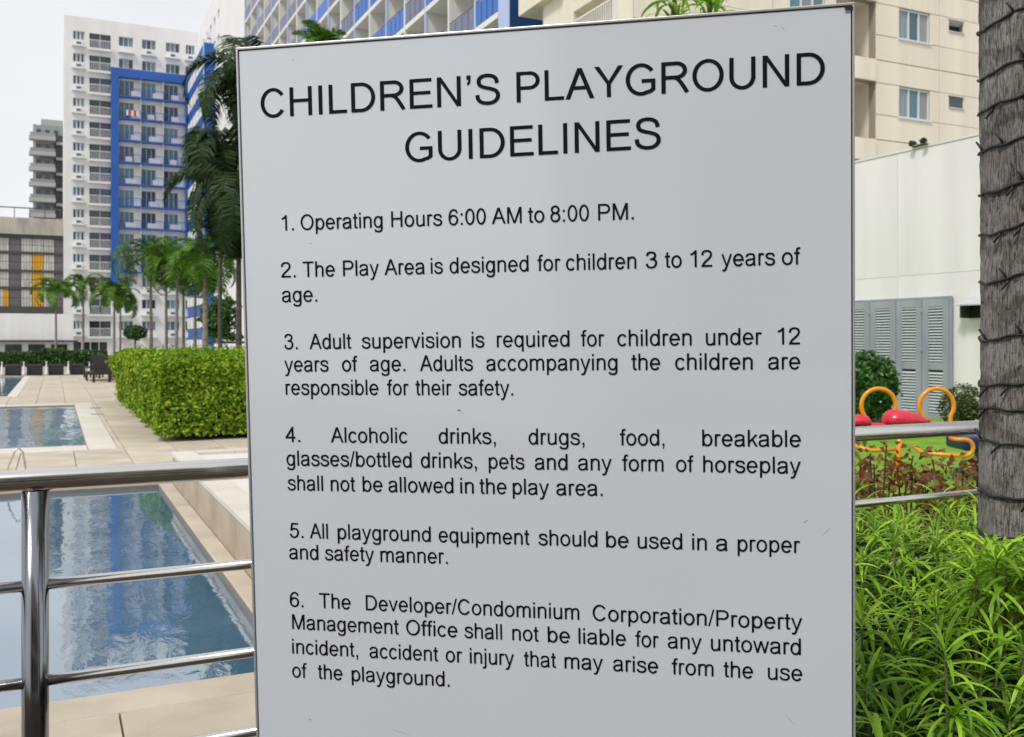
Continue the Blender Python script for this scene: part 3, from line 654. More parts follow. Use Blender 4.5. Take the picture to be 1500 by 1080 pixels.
for r, (z0, z1) in enumerate(zr):
    box('floor_edge', Pk, M['dgrey'], 0, XR, -.25, .18, z0 - .36, z0 - .02)
    for ci, (u0, u1, kd) in enumerate(colsx):
        x0, x1 = pb(u0) + 24, min(pb(u1) + 24, XR)
        n = 1 if kd == 'g' else (4 if ci else 5); w = (x1 - x0) / n
        for i in range(n):
            mk = 'greypanel' if kd == 'g' else 'mesh'
            if kd == 'y' and r > 0: mk = 'orange'
            if r == 3 and ci == 0 and i >= 3: mk = 'orange'
            box('panel', Pk, M[mk], x0 + i * w + .03, x0 + (i + 1) * w - .03, -.12, -.04, z0, (z0 + z1) / 2 - .03)
            box('panel', Pk, M[mk], x0 + i * w + .03, x0 + (i + 1) * w - .03, -.12, -.04, (z0 + z1) / 2 + .03, z1)
    for k in range(6): box('panel', Pk, M['mesh' if k % 3 else 'greypanel'], 1 + k * 2.6, 3.4 + k * 2.6, -.12, -.04, z0, z1)
rl = box('roof_rail', Pk, M['dgrey'], -.1, XR, -.55, -.45, 19.9, 20.05)
for i in range(14): link('rail_post', bxm(.1, .08, 1.32, M['dgrey']), rl, (i * 1.9, .01, -1.32))
Pd = site('podium_wall', 'plain white podium wall under the panelled car park building', 'wall', -24, 130)
box('wall', Pd, M['whitef'], 0, 26.1, 0, .4, 1.55, 4.75); box('canopy_edge', Pd, M['dgrey'], 0, 26.6, -1.0, .4, 1.3, 1.52)
box('base_wall', Pd, M['white'], 0, 26.1, .1, .4, -1, 1.29)
for k in range(9): box('window', Pd, M['glass'], 3.6 + 2.5 * k, 5.4 + 2.5 * k, .03, .098, .1, 1.0)
Ft = site('high_rise', 'distant grey concrete high rise with ledges left of the white tower', 'high rise', pb(47, 205), 205)
def q(u): return pb(u, 205) - pb(47, 205)
x1, x2, x3 = q(47), q(79), q(97)
ztop = pz(80, 176, 205)
box('body', Ft, M['farwall'], q(52), x3, 0, 15, 0, ztop - 1.2); box('roof_block', Ft, M['farslab'], q(60), x3, 0, 15, ztop - 1.19, ztop)
box('recess_wall', Ft, M['dgrey'], x2 + .1, x3, -.3, -.003, 0, ztop - 3)
for k in range(14):
    z = pz(60, 204, 205) - 2.95 * k
    if z < 3: break
    box('ledge', Ft, M['farslab'], -.5, x2 + .3, -2.2, -.31, z - .5, z + .25); box('ledge', Ft, M['farslab'], x2 + .4, x3, -.8, -.31, z - 1.0, z - .45)
    for j in range(3): box('window', Ft, M['glass'], x1 + .8 + j * 1.5, x1 + 1.5 + j * 1.5, -.05, -.004, z + .5, z + 1.9)
    box('column', Ft, M['farwall'], .2, .6, -1.9, -1.5, z + .26, z + 2.45); box('balcony_rail', Ft, M['farwall'], -.3, x2 + .2, -2.1, -2.0, z + .26, z + .9)
# ------------------------------------------------------------------ cream apartment block
Cr = site('apartment_block', 'cream panelled apartment block rising behind the white wall on the right', 'apartment block', 17.1, 26.5)
c0 = 17.1
B_ = lambda b: b - c0
ops = []; winl = []; small = []
for k in range(-2, 5):
    z = 9.0 + 3 * k
    ops.append((B_(25.9), B_(27.82), z + .02, z + 2.16))
    for w0, w1 in ((23.68, 25.35), (29.04, 30.70), (34.0, 35.6)): winl.append((B_(w0), B_(w1), z + .95, z + 2.12))
    small.append((B_(31.73), B_(32.54), z + 1.62, z + 2.05)); small.append((B_(37), B_(37.8), z + 1.62, z + 2.05))
HT = 24.0
link('joint_wall', wall_open(0, 24, 0, HT, ops + [w for w in winl] + small, .3, y=.03).mesh('joint_wall', M['creamjoint']), Cr)
xg = [0, B_(20.2), B_(22.9), B_(25.88), B_(27.84), B_(31.2), B_(34.6 - .9), B_(36.6), 24]
vis_cols = list(zip(xg[:-1], xg[1:]))
for k in range(-3, 5):
    z = 9.0 + 3 * k
    for zi, (r0, r1) in enumerate(((0, .93), (.93, 2.14), (2.14, 3.0))):
        for (x0, x1) in vis_cols:
            segs = [(x0 + .014, x1 - .014, z + r0 + .010, z + r1 - .010)]
            if zi == 2: segs = [(x0 + .014, x1 - .014, z + r0 + .010, z + r1 - .03)]
            for h in ops + winl + small:
                segs = [s_ for g in segs for s_ in subtract(g, h)]
            for g in segs:
                if g[1] - g[0] > .03 and g[3] - g[2] > .03: box('panel', Cr, M['cream'], g[0], g[1], 0, .032, g[2], g[3])
for i, w in enumerate(winl):
    f = link('window', MB().box(0, w[1] - w[0], 0, .05, 0, .06).box(0, w[1] - w[0], 0, .05, w[3] - w[2] - .06, w[3] - w[2]).box(0, .06, 0, .05, .06, w[3] - w[2] - .06).box(w[1] - w[0] - .06, w[1] - w[0], 0, .05, .06, w[3] - w[2] - .06).box((w[1] - w[0]) / 3 - .02, (w[1] - w[0]) / 3 + .05, 0, .05, .06, w[3] - w[2] - .06).box((w[1] - w[0]) * 2 / 3 - .03, (w[1] - w[0]) * 2 / 3 + .04, 0, .05, .06, w[3] - w[2] - .06).mesh('window', M['frame']), Cr, (w[0], .06, w[2]))
    pw = (w[1] - w[0]) / 3
    for j in range(3): link('pane', bxm(pw - .04, .02, w[3] - w[2] - .1, M[['glassb', 'curtain', 'farwall'][(i + j * 2) % 3]]), f, (j * pw + .03, .052, .05))
    box('sill', Cr, M['frame'], w[0] - .06, w[1] + .06, -.05, .055, w[2] - .06, w[2] - .003)
    box('room', Cr, M['inside'], w[0], w[1], .25, .29, w[2], w[3])
for i, w in enumerate(small):
    box('room', Cr, M['inside'], w[0], w[1], .2, .24, w[2], w[3])
    f = link('vent_window', MB().box(-.04, w[1] - w[0] + .04, 0, .04, -.05, 0).box(-.04, w[1] - w[0] + .04, 0, .04, w[3] - w[2], w[3] - w[2] + .04).mesh('vent_window', M['canopy']), Cr, (w[0], -.043, w[2]))
    op = abs(w[2] - (12 + 1.62)) < .1
    link('pane', bxm(w[1] - w[0], .02, w[3] - w[2], M['canopy' if op else 'glass']), f, (0, .04 if op else .07, 0 if not op else (w[3] - w[2])), (R(0) if not op else R(-118), 0, 0))
for k in range(-2, 5):
    z = 9.0 + 3 * k
    box('loggia_wall', Cr, M['cream'], B_(25.9), B_(27.82), 1.6, 1.65, z, z + 2.2); box('loggia_side', Cr, M['cream'], B_(27.825), B_(27.9), .33, 1.6, z, z + 2.2)
    box('loggia_side', Cr, M['cream'], B_(25.8), B_(25.895), .33, 1.6, z, z + 2.2); box('loggia_ceiling', Cr, M['cream'], B_(25.9), B_(27.82), .33, 1.6, z + 2.18, z + 2.5)
    box('parapet', Cr, M['cream'], B_(25.86), B_(27.8), -.06, -.002, z + 2.17, z + 2.98)
# left side face with projecting balconies
sw = [(1.3, 4.0, 10.4, 13.43), (1.3, 4.0, 13.75, 16.4), (1.3, 4.0, 16.7, 19.4)]
Sd = link('side_wall', wall_open(.0, 6.4, 0, HT, sw, -1.0).mesh('side_wall', M['cream']), Cr, (0, .04, 0), (0, 0, R(90)))
link('recess_wall', bxm(2.9, .05, 14, M['cream']), Cr, (1.05, 1.2, 8), (0, 0, R(90)))
box('roof', Cr, M['concrete'], 0, 24, .1, 12, HT - .1, HT)
for k, z in enumerate((11.3, 14.4, 17.4)):
    box('balcony_slab', Cr, M['cream'], -.35, 1.5, 4.7, 7.9, z, z + .25); box('balcony_parapet', Cr, M['cream'], -.35, -.25, 4.7, 7.9, z + .255, z + 1.2)
    box('balcony_parapet', Cr, M['cream'], -.248, 1.4, 7.8, 7.9, z + .255, z + 1.2)
rl = box('balcony_rail', Cr, M['white'], -.5, -.45, .2, 3.4, 12.70, 12.76)
for i in range(22): link('baluster', bxm(.03, .03, 1.0, M['white']), rl, (.01, .05 + i * .145, -1.0))
box('balcony_slab', Cr, M['cream'], -.6, -.003, .1, 3.6, 11.4, 11.68)
# ------------------------------------------------------------------ white garden wall with louvred doors
Gw = site('garden_wall', 'tall plain white wall with grey louvred doors on the right', 'wall', 14.35, 4)
panels = [(0, 4.6), (4.6, 9.13), (9.13, 13.7), (13.7, 21)]
for a, b in panels:
    for z0, z1 in ((0, 2.615), (2.625, 4.94)): box('wall_panel', Gw, M['gwall'], 0, .3, a + .005, b - .005, z0, z1)
box('joint_filler', Gw, M['frame'], .01, .29, .1, 20.9, 0, 4.9); box('top_cap', Gw, M['white'], -.015, .315, 0, 21, 4.945, 4.985)
D = site('louvred_door', 'blue grey double doors with four louvred panels set in the white wall', 'door', 14.345, 11.93)
D.rotation_euler.z = PHI + R(90)
leafw = [(0, .595), (.595, 1.195), (1.195, 1.835), (1.835, 2.45)]
H_ = 2.17
box('door_frame', D, M['door'], -.03, 2.5, .0, .03, H_, H_ + .035); box('door_frame', D, M['door'], -.05, -.003, 0, .05, 0, H_)
for x0, x1 in leafw:
    x0 += .006; x1 -= .006
    lf = link('door_panel', MB().box(0, .135, 0, .05, 0, H_ - .01).box(x1 - x0 - .135, x1 - x0, 0, .05, 0, H_ - .01).box(.135, x1 - x0 - .135, 0, .05, H_ - .15, H_ - .01).box(.135, x1 - x0 - .135, 0, .05, .88, 1.02).box(.135, x1 - x0 - .135, 0, .05, 0, .1).mesh('door_panel', M['door']), D, (x0, .002, 0))
    bevel(lf, .006, 1)
    sm = MB(); w = x1 - x0 - .27; sm.v = [(0, .045, -.016), (w, .045, -.016), (w, .006, .016), (0, .006, .016), (0, .052, -.010), (w, .052, -.010), (w, .013, .022), (0, .013, .022)]
    sm.f = [(0, 1, 2, 3), (4, 7, 6, 5), (0, 4, 5, 1), (3, 2, 6, 7), (0, 3, 7, 4), (1, 5, 6, 2)]
    sme = sm.mesh('slat', M['slat'])
    for z in [1.05 + i * .053 for i in range(19)] + [.13 + i * .053 for i in range(14)]: link('slat', sme, lf, (.135, 0, z))
    box('backing', D, M['inside'], x0 + .12, x1 - .12, -.003, .001, .08, 2.05)
hd = link('door_handle', MB().tube([(0, 0, 0), (0, .05, 0), (-.12, .055, 0)], .012, 8).box(-.025, .025, 0, .008, -.08, .08).mesh('door_handle', M['blackm']), D, (1.22, .055, .56))
for z in (.3, 1.2, 1.9):
    for x in (.597, 1.837): link('hinge', MB().tube([(0, 0, 0), (0, 0, .08)], .012, 6).mesh('hinge', M['door']), D, (x, .055, z))
v = site('wall_vent', 'small grey hooded vent box on the white wall beside the palm trunk', 'vent', 14.34, 11.0)
link('hood', MB().quad([(-.32, 0, .01), (-.32, .62, .01), (0, .62, .13), (0, 0, .13)]).quad([(-.32, 0, -.01), (0, 0, .11), (0, .62, .11), (-.32, .62, -.01)]).quad([(-.32, 0, -.01), (-.32, .62, -.01), (-.32, .62, .01), (-.32, 0, .01)]).mesh('hood', M['canopy']), v, (0, 0, 2.02))
box('opening', v, M['inside'], -.02, -.004, .08, .54, 1.80, 2.02)
box('frame', v, M['dgrey'], -.22, -.003, .54, .57, 1.80, 2.03); box('frame', v, M['dgrey'], -.22, -.003, .05, .08, 1.80, 2.03)
v = site('floodlight', 'pair of small dark lamps on a bracket on top of the white wall', 'floodlight', 14.3, 12.42, 4.985); v.scale = (.68, .68, .68)
box('bracket', v, M['blackm'], 0, .06, .0, .5, 0, .03)
for y_, r_ in ((.05, .3), (.38, -.3)):
    link('lamp_head', MB().tube([(0, 0, 0), (-.05, 0, .02), (-.16, 0, .0), (-.17, 0, .0)], [.04, .06, .085, .08], 12).mesh('lamp_head', M['blackm']), v, (.03, y_, .08), (0, 0, r_))
link('arm', MB().tube([(.03, .22, 0), (.03, .22, .1), (.0, .24, .16)], .018, 8).mesh('arm', M['blackm']), v)

# ------------------------------------------------------------------ playground seesaw
def hoop(cx, cy, zb, w, h, n=28, lean=0):
    pts = []; r = w / 2
    pts.append((cx - r * .80, cy, zb)); 
    for k in range(n + 1):
        a = R(215 - k * 250 / n); pts.append((cx + r * math.cos(a), cy + lean * math.sin(a), zb + h - r + r * math.sin(a)))
    pts.append((cx + r * .80, cy, zb)); return pts
DS = 9.6
x, y = pp(1325, DS); zz = lambda v, d=DS: 1.4 - (v - 500) / 1400 * d
S = thing('seesaw', 'red playground seesaw with orange hoop handles on the lawn', 'seesaw', (x, y, 0), 0)
ux = lambda u: (u - 1325) / 1400 * DS
for u in (1287, 1372): link('hoop_handle', MB().tube(hoop(ux(u), 0, zz(622), .345, zz(569.5) - zz(622)), .021, 12, cap=False).mesh('hoop_handle', M['yellow']), S, (0, 0, 0), (0, 0, R(8)) if False else (0, 0, 0))
def saddle(u0, u1, v0, v1, flip):
    mb = MB(); n = 14; x0, x1 = ux(u0), ux(u1); pts = []; rs = []
    for k in range(n + 1):
        s = k / n; q = 1 - s if flip else s
        pts.append((x0 + (x1 - x0) * s, 0, zz(v1) + .02)); rs.append(max(.02, (zz(v0) - zz(v1)) * (math.sin(math.pi * min(1, (q * .98 + .02)) ** .55) ** .75)))
    mb.tube(pts, rs, 16); me = mb.mesh('saddle', M['red'])
    for v in me.vertices: v.co.y *= 1.15; v.co.z = zz(v1) + .02 + (v.co.z - zz(v1) - .02) * (1 if v.co.z > zz(v1) else .35)
    return me
link('saddle', saddle(1295, 1362, 602, 620, False), S); link('saddle', saddle(1224, 1274, 610, 622, True), S)
link('beam', MB().tube([(ux(1200), 0, zz(628)), (ux(1400), 0, zz(624))], .045, 12).mesh('beam', M['red']), S)
link('spring_post', MB().tube([(ux(1316), 0, 0), (ux(1316), 0, .2), (ux(1318), 0, zz(626))], [.05, .028, .028], 12).mesh('spring_post', M['yellow']), S)
def footrest(u0, u1, v, yy):
    a, b = ux(u0), ux(u1); z = zz(v); pts = [(a, 0, z + .02)]
    pts += [(a + .03, yy * .6, z - .03), (b - .12, yy, z - .045)]
    for k in range(9):
        t_ = R(-90 + 22.5 * k); pts.append((b - .08 + .08 * math.cos(t_), yy, z + .035 + .08 * math.sin(t_)))
    pts += [(b - .16, yy, z + .115), (a + .3, yy * .6, z + .12)]
    return pts
link('footrest', MB().tube(footrest(1338, 1408, 657, -.25), .02, 10).mesh('footrest', M['yellow']), S)
link('footrest', MB().tube([(ux(1240), -.2, zz(650)), (ux(1262), -.25, zz(656)), (ux(1300), -.2, zz(655))], .02, 10).mesh('footrest', M['yellow']), S)
x, y = pp(1440, 9.9); t = thing('play_panel', 'dark blue plastic play piece beside the seesaw behind the palm trunk', 'play equipment', (x, y, 0), 0)
bevel(box('body', t, M['dblue'], -.24, .3, -.1, .35, .27, .42), .04, 3); bevel(box('base', t, M['dblue'], -.16, .3, -.05, .3, .0, .06), .02); box('leg', t, M['dblue'], -.02, .08, .05, .15, .06, .27)
# low dark kerb behind the seesaw
t = site('garden_edge', 'low dark timber planter edge between the round bush and the seesaw', 'garden edging', 12.6, 11.2)
for k in range(4): box('board', t, M['twig'], 0, .06, k * 1.0 + .01, k * 1.0 + .99, 0, .16)
# ------------------------------------------------------------------ croton shrubs behind the railing
lab = ['leafy red and green croton shrub right beside the edge of the sign', 'sparse croton stem with few leaves near the sign edge', 'dense reddest croton shrub in the left group behind the railing', 'croton with one orange leaf at the right of the left group', 'low croton in the gap between the two red shrub groups', 'croton at the left of the right hand group below the yellow footrest', 'tallest croton of the right hand group', 'croton touching the palm trunk behind the railing']
cro = [(1262, 4.6, .86, .30), (1284, 4.3, .92, .18), (1300, 4.7, .84, .26), (1332, 4.5, .90, .20), (1352, 4.9, .66, .24), (1376, 4.7, .70, .28), (1404, 4.8, .78, .28), (1432, 4.6, .80, .26), (1330, 5.2, .40, .3), (1238, 4.8, .7, .3)]
lab += ['small croton low behind the middle of the red shrubs', 'croton standing behind the sign beside its right edge']
for k, (u, d, h, r) in enumerate(cro):
    x, y = pp(u, d); t = thing('croton_shrub', lab[k], 'shrub', (x, y, 0), 0, 'croton shrubs behind the railing')
    st = MB(); tips = []
    for j in range(4):
        a = random.uniform(0, 6.28); q = random.uniform(.02, r * .55); p1 = (math.cos(a) * q, math.sin(a) * q, h * random.uniform(.8, 1.05)); st.tube([(0, 0, 0), (p1[0] * .3, p1[1] * .3, h * .5), p1], [.008, .006, .004], 5); tips.append(p1)
    link('stems', st.mesh('stems', M['twig']), t)
    P = []; n = 115 if k != 1 else 35
    for j in range(n):
        p = random.choice(tips); P.append((p[0] + random.gauss(0, r * .20), p[1] + random.gauss(0, r * .20), p[2] - abs(random.gauss(0, .11)) + .05))
    N = [(p[0], p[1] - .3, .6) for p in P]
    link('foliage', leaf_cloud('foliage', P, N, .046, M['croton'], .55, .5), t)
# ------------------------------------------------------------------ strap leaved plants in the foreground bed
def strap(L, w, droop, m, curl=0.0, seed=0):
    n = 7; mb = MB(); p = Vector((0, 0, 0)); ang = 0.25; rr = random.Random(seed); side = rr.uniform(-.3, .3); yaw = 0
    for k in range(n + 1):
        s = k / n; ww = w * .84 * (math.sin(math.pi * (s * .86 + .10)) ** .8) * .5 if k < n else .0004
        d = Vector((-math.sin(yaw), math.cos(yaw), 0)) * ww; up = Vector((0, 0, ww * .45))
        mb.v += [tuple(p - d + up), tuple(p), tuple(p + d + up)]
        p = p + Vector((math.cos(ang) * math.cos(yaw), math.cos(ang) * math.sin(yaw), math.sin(ang))) * (L / n); ang -= droop / n * (.5 + s * 1.2); yaw += side / n
    for k in range(n):
        a = k * 3; mb.f += [(a, a + 1, a + 4, a + 3), (a + 1, a + 2, a + 5, a + 4)]
    mb.smooth = True
    return mb.mesh('leaf', M[m])
LM = [strap(.125, .0105, 1.5, 'leaf', seed=1), strap(.115, .0095, 2.2, 'leaf', seed=2), strap(.130, .0088, 1.1, 'leaf', seed=3), strap(.105, .0105, 2.7, 'leaf', seed=4), strap(.120, .0092, 1.7, 'leaf', seed=6)]
LB = [strap(.10, .008, 3.0, 'leafb', seed=9)]
LY = [strap(.100, .0090, 1.7, 'leafy', seed=5), strap(.110, .0082, 1.3, 'leafy', seed=8)]
def strap_plant(x, y, z, n, label, s=1.0, tilt=0, young=.15, zb=0, elr=(-.5, .8), fan=False):
    t = thing('strap_leaf_plant', label, 'plant', (x, y, zb), 0 if fan else random.uniform(0, 6), 'strap leaved plants massed in front of the railing')
    link('stem', MB().tube([(0, 0, 0), (.01, 0, (z - zb) * .6), (0, 0, z - zb + (-.04 if fan else .0))], [.006, .0045, .003], 6).mesh('stem', M['stem']), t)
    for k in range(n):
        q = k / (n - 1); el = elr[0] + (elr[1] - elr[0]) * q ** 1.2 + random.uniform(-.12, .12)
        yng = random.random() < young + (.25 if q > .75 else 0)
        sc_ = s * random.uniform(.82, 1.15)
        link('leaf', random.choice(LB if random.random() < .012 else LY if yng else LM), t, (0, 0, z - zb - (.02 + random.uniform(0, .03) if fan else .10 - .12 * q ** .7)), (random.uniform(-.4, .4), -el, (R(-165) + R(150) * ((k * .618) % 1) if fan else k * 2.399 + random.uniform(-.2, .2))), (sc_, sc_, sc_))
    return t
spots = []
# jittered grid over the bed; canopy height follows the mass seen over the railing foot
gx0 = np.arange(1238, 1560, 34)
ds = [1.52, 1.62, 1.73, 1.85, 1.98, 2.12, 2.28, 2.46, 2.66, 2.9, 3.15, 3.42, 3.7]
for r_, d in enumerate(ds):
    step = 0.100 / d * 1400
    u = 1215 + (r_ % 2) * step * .5
    while u < 1590:
        uu = u + random.uniform(-.25, .25) * step; dd = d + random.uniform(-.05, .05)
        a, b = AB((uu - 750) / 1400 * dd, dd)
        ztop = .70 + .05 * (dd - 1.6) + random.uniform(-.035, .035)
        if dd > 2.5: ztop = .80 + random.uniform(-.05, .05)
        if dd > 2.9: ztop = .80 + random.uniform(-.10, .01)
        if uu > 1415 and 2.15 < dd < 2.5: ztop = 1.40 - .238 * dd + random.uniform(-.03, 0)
        elif uu > 1415 and dd <= 2.15: ztop = min(ztop, .80)
        ztop += .035 * math.sin(uu * .05 + dd * 4)
        if 2.37 < a < 2.47: a += .09 * (1 if a > 2.42 else -1)
        if abs(uu - 1505) < 85 and 2.42 < dd < 2.8: u += step; continue
        if a < 3.0: spots.append((uu, dd, ztop))
        u += step
for u_ in range(1430, 1600, 22):
    for d_ in (2.12, 2.26, 2.40): spots.append((u_ + random.uniform(-8, 8), d_ + random.uniform(-.03, .03), 1.40 - .240 * d_ + random.uniform(-.03, .012)))
spots.sort(key=lambda s: s[1])
ORD = ['first', 'second', 'third', 'fourth', 'fifth', 'sixth', 'seventh', 'eighth', 'ninth', 'tenth', 'eleventh', 'twelfth', 'thirteenth', 'fourteenth', 'fifteenth', 'sixteenth', 'seventeenth', 'eighteenth', 'nineteenth', 'twentieth']
bands = [(0, 1.58, 'frontmost'), (1.58, 1.68, 'second'), (1.68, 1.79, 'third'), (1.79, 1.92, 'fourth'), (1.92, 2.05, 'fifth'), (2.05, 2.2, 'sixth'), (2.2, 2.36, 'seventh'), (2.36, 2.56, 'eighth'), (2.56, 2.8, 'ninth'), (2.8, 3.05, 'tenth'), (3.05, 3.3, 'eleventh'), (3.3, 9, 'backmost')]
spots.sort(key=lambda q: q[0])
cnt = {}
for (u, d, z) in spots:
    row = [n for lo, hi, n in bands if lo <= d < hi][0]; hid = u < 1250
    k = cnt.get((row, hid), 0); cnt[(row, hid)] = k + 1; w_ = ORD[min(k, 19)]
    lb = 'strap leaved plant, %s from the sign edge in the %s row from the camera' % (w_, row) if not hid else 'strap leaved plant standing behind the sign edge, %s in the %s row' % (w_, row)
    x, y = pp(u, d)
    strap_plant(x, y, z, 28 if d < 2.7 else 22, lb, s=random.uniform(1.0, 1.22), young=.15 + .3 * (d > 2.1), fan=(d < 2.05 and random.random() < .6))
# understorey leaves, with the shade under the plants put into their dark colour
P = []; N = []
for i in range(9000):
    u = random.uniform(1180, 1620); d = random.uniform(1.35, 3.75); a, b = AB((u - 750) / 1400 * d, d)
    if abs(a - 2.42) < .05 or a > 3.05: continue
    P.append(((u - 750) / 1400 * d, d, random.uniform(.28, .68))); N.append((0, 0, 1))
o = link('understorey_leaves', leaf_cloud('understorey_leaves', P, N, .12, M['leafshade'], .10, .7)); o['kind'] = 'stuff'; o['label'] = 'understorey leaves beneath the strap leaved plants, coloured dark for shade'; o['category'] = 'ground cover'
# ------------------------------------------------------------------ palm trunk wrapped with cable
DT = 2.62; tx, ty = pp(1511, DT)
T3 = thing('palm_tree', 'close grey ringed palm trunk at the right edge wrapped in black cable', 'palm tree', (tx, ty, 0), 0)
def trad(z): return .131 - .002 * z + .004 * math.sin(z * 3.1) - .0016 * (math.cos(z * 2 * math.pi / .163) > .90)
tm = MB(); nz_, na = 260, 72
for i in range(nz_ + 1):
    z = 4.6 * i / nz_; rr_ = trad(z)
    for j in range(na):
        th = 2 * math.pi * j / na; q = rr_ + .0022 * math.sin(th * 9 + z * 2) + .0015 * math.sin(th * 23 + 5 * z) + random.gauss(0, .0007)
        tm.v.append((q * math.cos(th), q * math.sin(th), z))
for i in range(nz_):
    for j in range(na): tm.f.append((i * na + j, i * na + (j + 1) % na, (i + 1) * na + (j + 1) % na, (i + 1) * na + j))
tm.smooth = True; link('trunk', tm.mesh('trunk', M['bark']), T3)
fms = [frond_mesh(2.6, 1.7, 'palm', 44, .7, .05, 70 + i, .5) for i in range(2)]
for k in range(12): link('frond', fms[k % 2], T3, (0, 0, 4.6), (0, -(-.3 + 1.3 * k / 12), k * 2.4))
Wr = thing('cable', 'thin black cable wound round the grey palm trunk at the right', 'cable', (tx, ty, 0), 0)
vs = [-60, 44, 114, 163, 222, 285, 345, 415, 498.6, 565, 598, 646, 722, 780]; sl = [26, 26, 26, 24, 24, 24, 22, 20, 19, 15, 3, 2, -3, 0]
for k, (v, s_) in enumerate(zip(vs, sl)):
    zc = 1.4 - (v - 500) / 1400 * DT; rise = s_ / 70 * .13 * 1.1
    pts = []
    for j in range(41):
        th = math.pi + math.pi * 2 * j / 40 * 1.0; ph = (j / 40)
        zz_ = zc + rise * (1 + math.cos(th)) * 1.0 + .003 * math.sin(th * 5 + k) + .002 * math.sin(th * 11 + 2 * k)
        q = trad(zz_) + .0045; pts.append((q * math.cos(th), q * math.sin(th), zz_))
    link('cable_turn', MB().tube(pts, .0038, 6).mesh('cable_turn', M['wire']), Wr)
    for j in range(2):
        th = R(random.uniform(172, 275)); zz_ = zc + rise * (1 + math.cos(th)); q = trad(zz_)
        d_ = random.choice((-1, 1, -1)); link('bulb_stub', MB().tube([(q * math.cos(th), q * math.sin(th), zz_), ((q + .007) * math.cos(th), (q + .007) * math.sin(th), zz_ + d_ * .010), ((q + .016) * math.cos(th - .08), (q + .016) * math.sin(th - .08), zz_ + d_ * .030)], [.0028, .0038, .0026], 6).mesh('bulb_stub', M['wire']), Wr)
# plants whose tips show above the sign
for u, d, h, lb in ((988, 9.0, 4.62, 'taller leafy dracaena tip showing above the sign on the left of a pair'), (1040, 9.3, 4.72, 'smaller leafy dracaena tip showing above the sign on the right of a pair')):
    x, y = pp(u, d); t = thing('dracaena', lb, 'plant', (x, y, 0), 0, 'dracaenas behind the sign')
    link('stem', MB().tube([(0, 0, 0), (.05, 0, h * .5), (0, 0, h)], [.035, .03, .02], 8).mesh('stem', M['twig']), t)
    for k in range(46):
        s_ = random.uniform(2.4, 3.4); link('leaf', random.choice(LM + LY), t, (random.uniform(-.08, .08), random.uniform(-.08, .08), h - random.uniform(0, .4)), (random.uniform(-.4, .4), -random.uniform(-.3, 1.2), k * 2.4), (s_, s_ * 1.4, s_))
# ------------------------------------------------------------------ the sign
BW, BH = .9866, 1.32
rv = Vector((.98081, -.19477, .00835)).normalized(); uv = Vector((-.01729, -.04425, .99887)).normalized(); nv = rv.cross(uv).normalized()
TL = Vector((-.46286, 1.6, 1.89143))
Mb = Matrix.Identity(4)
for i in range(3): Mb[i][0], Mb[i][1], Mb[i][2], Mb[i][3] = rv[i], uv[i], nv[i], TL[i]
SB = thing('sign_board', "large grey sign board lettered CHILDREN’S PLAYGROUND GUIDELINES in black", 'sign'); SB.matrix_world = Mb
def sbox(name, x0, x1, y0, y1, z0, z1, m, bv=0):
    o = link(name, MB().box(x0, x1, y0, y1, z0, z1).mesh(name, M[m]), SB)
    if bv: bevel(o, bv, 2)
    return o
sbox('face_panel', .0052, BW - .0052, -BH + .006, -.0058, -.022, -.0022, 'face')
sbox('groove', .0025, BW - .0025, -BH + .003, -.003, -.026, -.0060, 'groove')
sbox('back_box', .004, BW - .004, -BH + .004, -.004, -.055, -.0262, 'box')
for nm, q in (('rim', (0, BW, -.0040, 0)), ('rim', (0, BW, -BH, -BH + .004)), ('rim', (0, .0036, -BH + .0041, -.0041)), ('rim', (BW - .0030, BW, -BH + .0041, -.0041))):
    sbox(nm, q[0], q[1], q[2], q[3], -.05, .0, 'rim', .0008)
for x_ in (.12, BW - .18): sbox('leg', x_, x_ + .06, -1.93, -BH - .001, -.045, -.012, 'box')
sbox('clip', BW - .014, BW - .003, -.0105, -.0042, .0002, .0012, 'groove')
# specks and scuffs on the face
def scuff(x, y, w, h, rot, m='smudge'):
    mb = MB(); n = 9; pts = [(math.cos(2 * math.pi * k / n) * w * random.uniform(.6, 1.1), math.sin(2 * math.pi * k / n) * h * random.uniform(.6, 1.1), 0) for k in range(n)]
    mb.quad(pts); link('smudge', mb.mesh('smudge', M[m]), SB, (x, y, -.0021), (0, 0, rot))
for p in ((.1005, -.026, .0007, .0024, .1), (.123, -.330, .0012, .0012, 0), (.373, -.608, .0035, .0018, -.4), (.379, -.613, .0022, .0008, -.8), (.726, -.472, .0008, .0010, 0), (.896, -.70, .0030, .0012, .9), (.915, -.775, .006, .0006, .7), (.945, -.79, .010, .0006, .75), (.89, -1.085, .012, .0004, -.8), (.10, -1.14, .004, .0009, -.3), (.885, -.031, .005, .0004, -.9), (.873, -.026, .003, .0004, -.2), (.26, -1.15, .02, .0004, -.2)):
    scuff(*p)
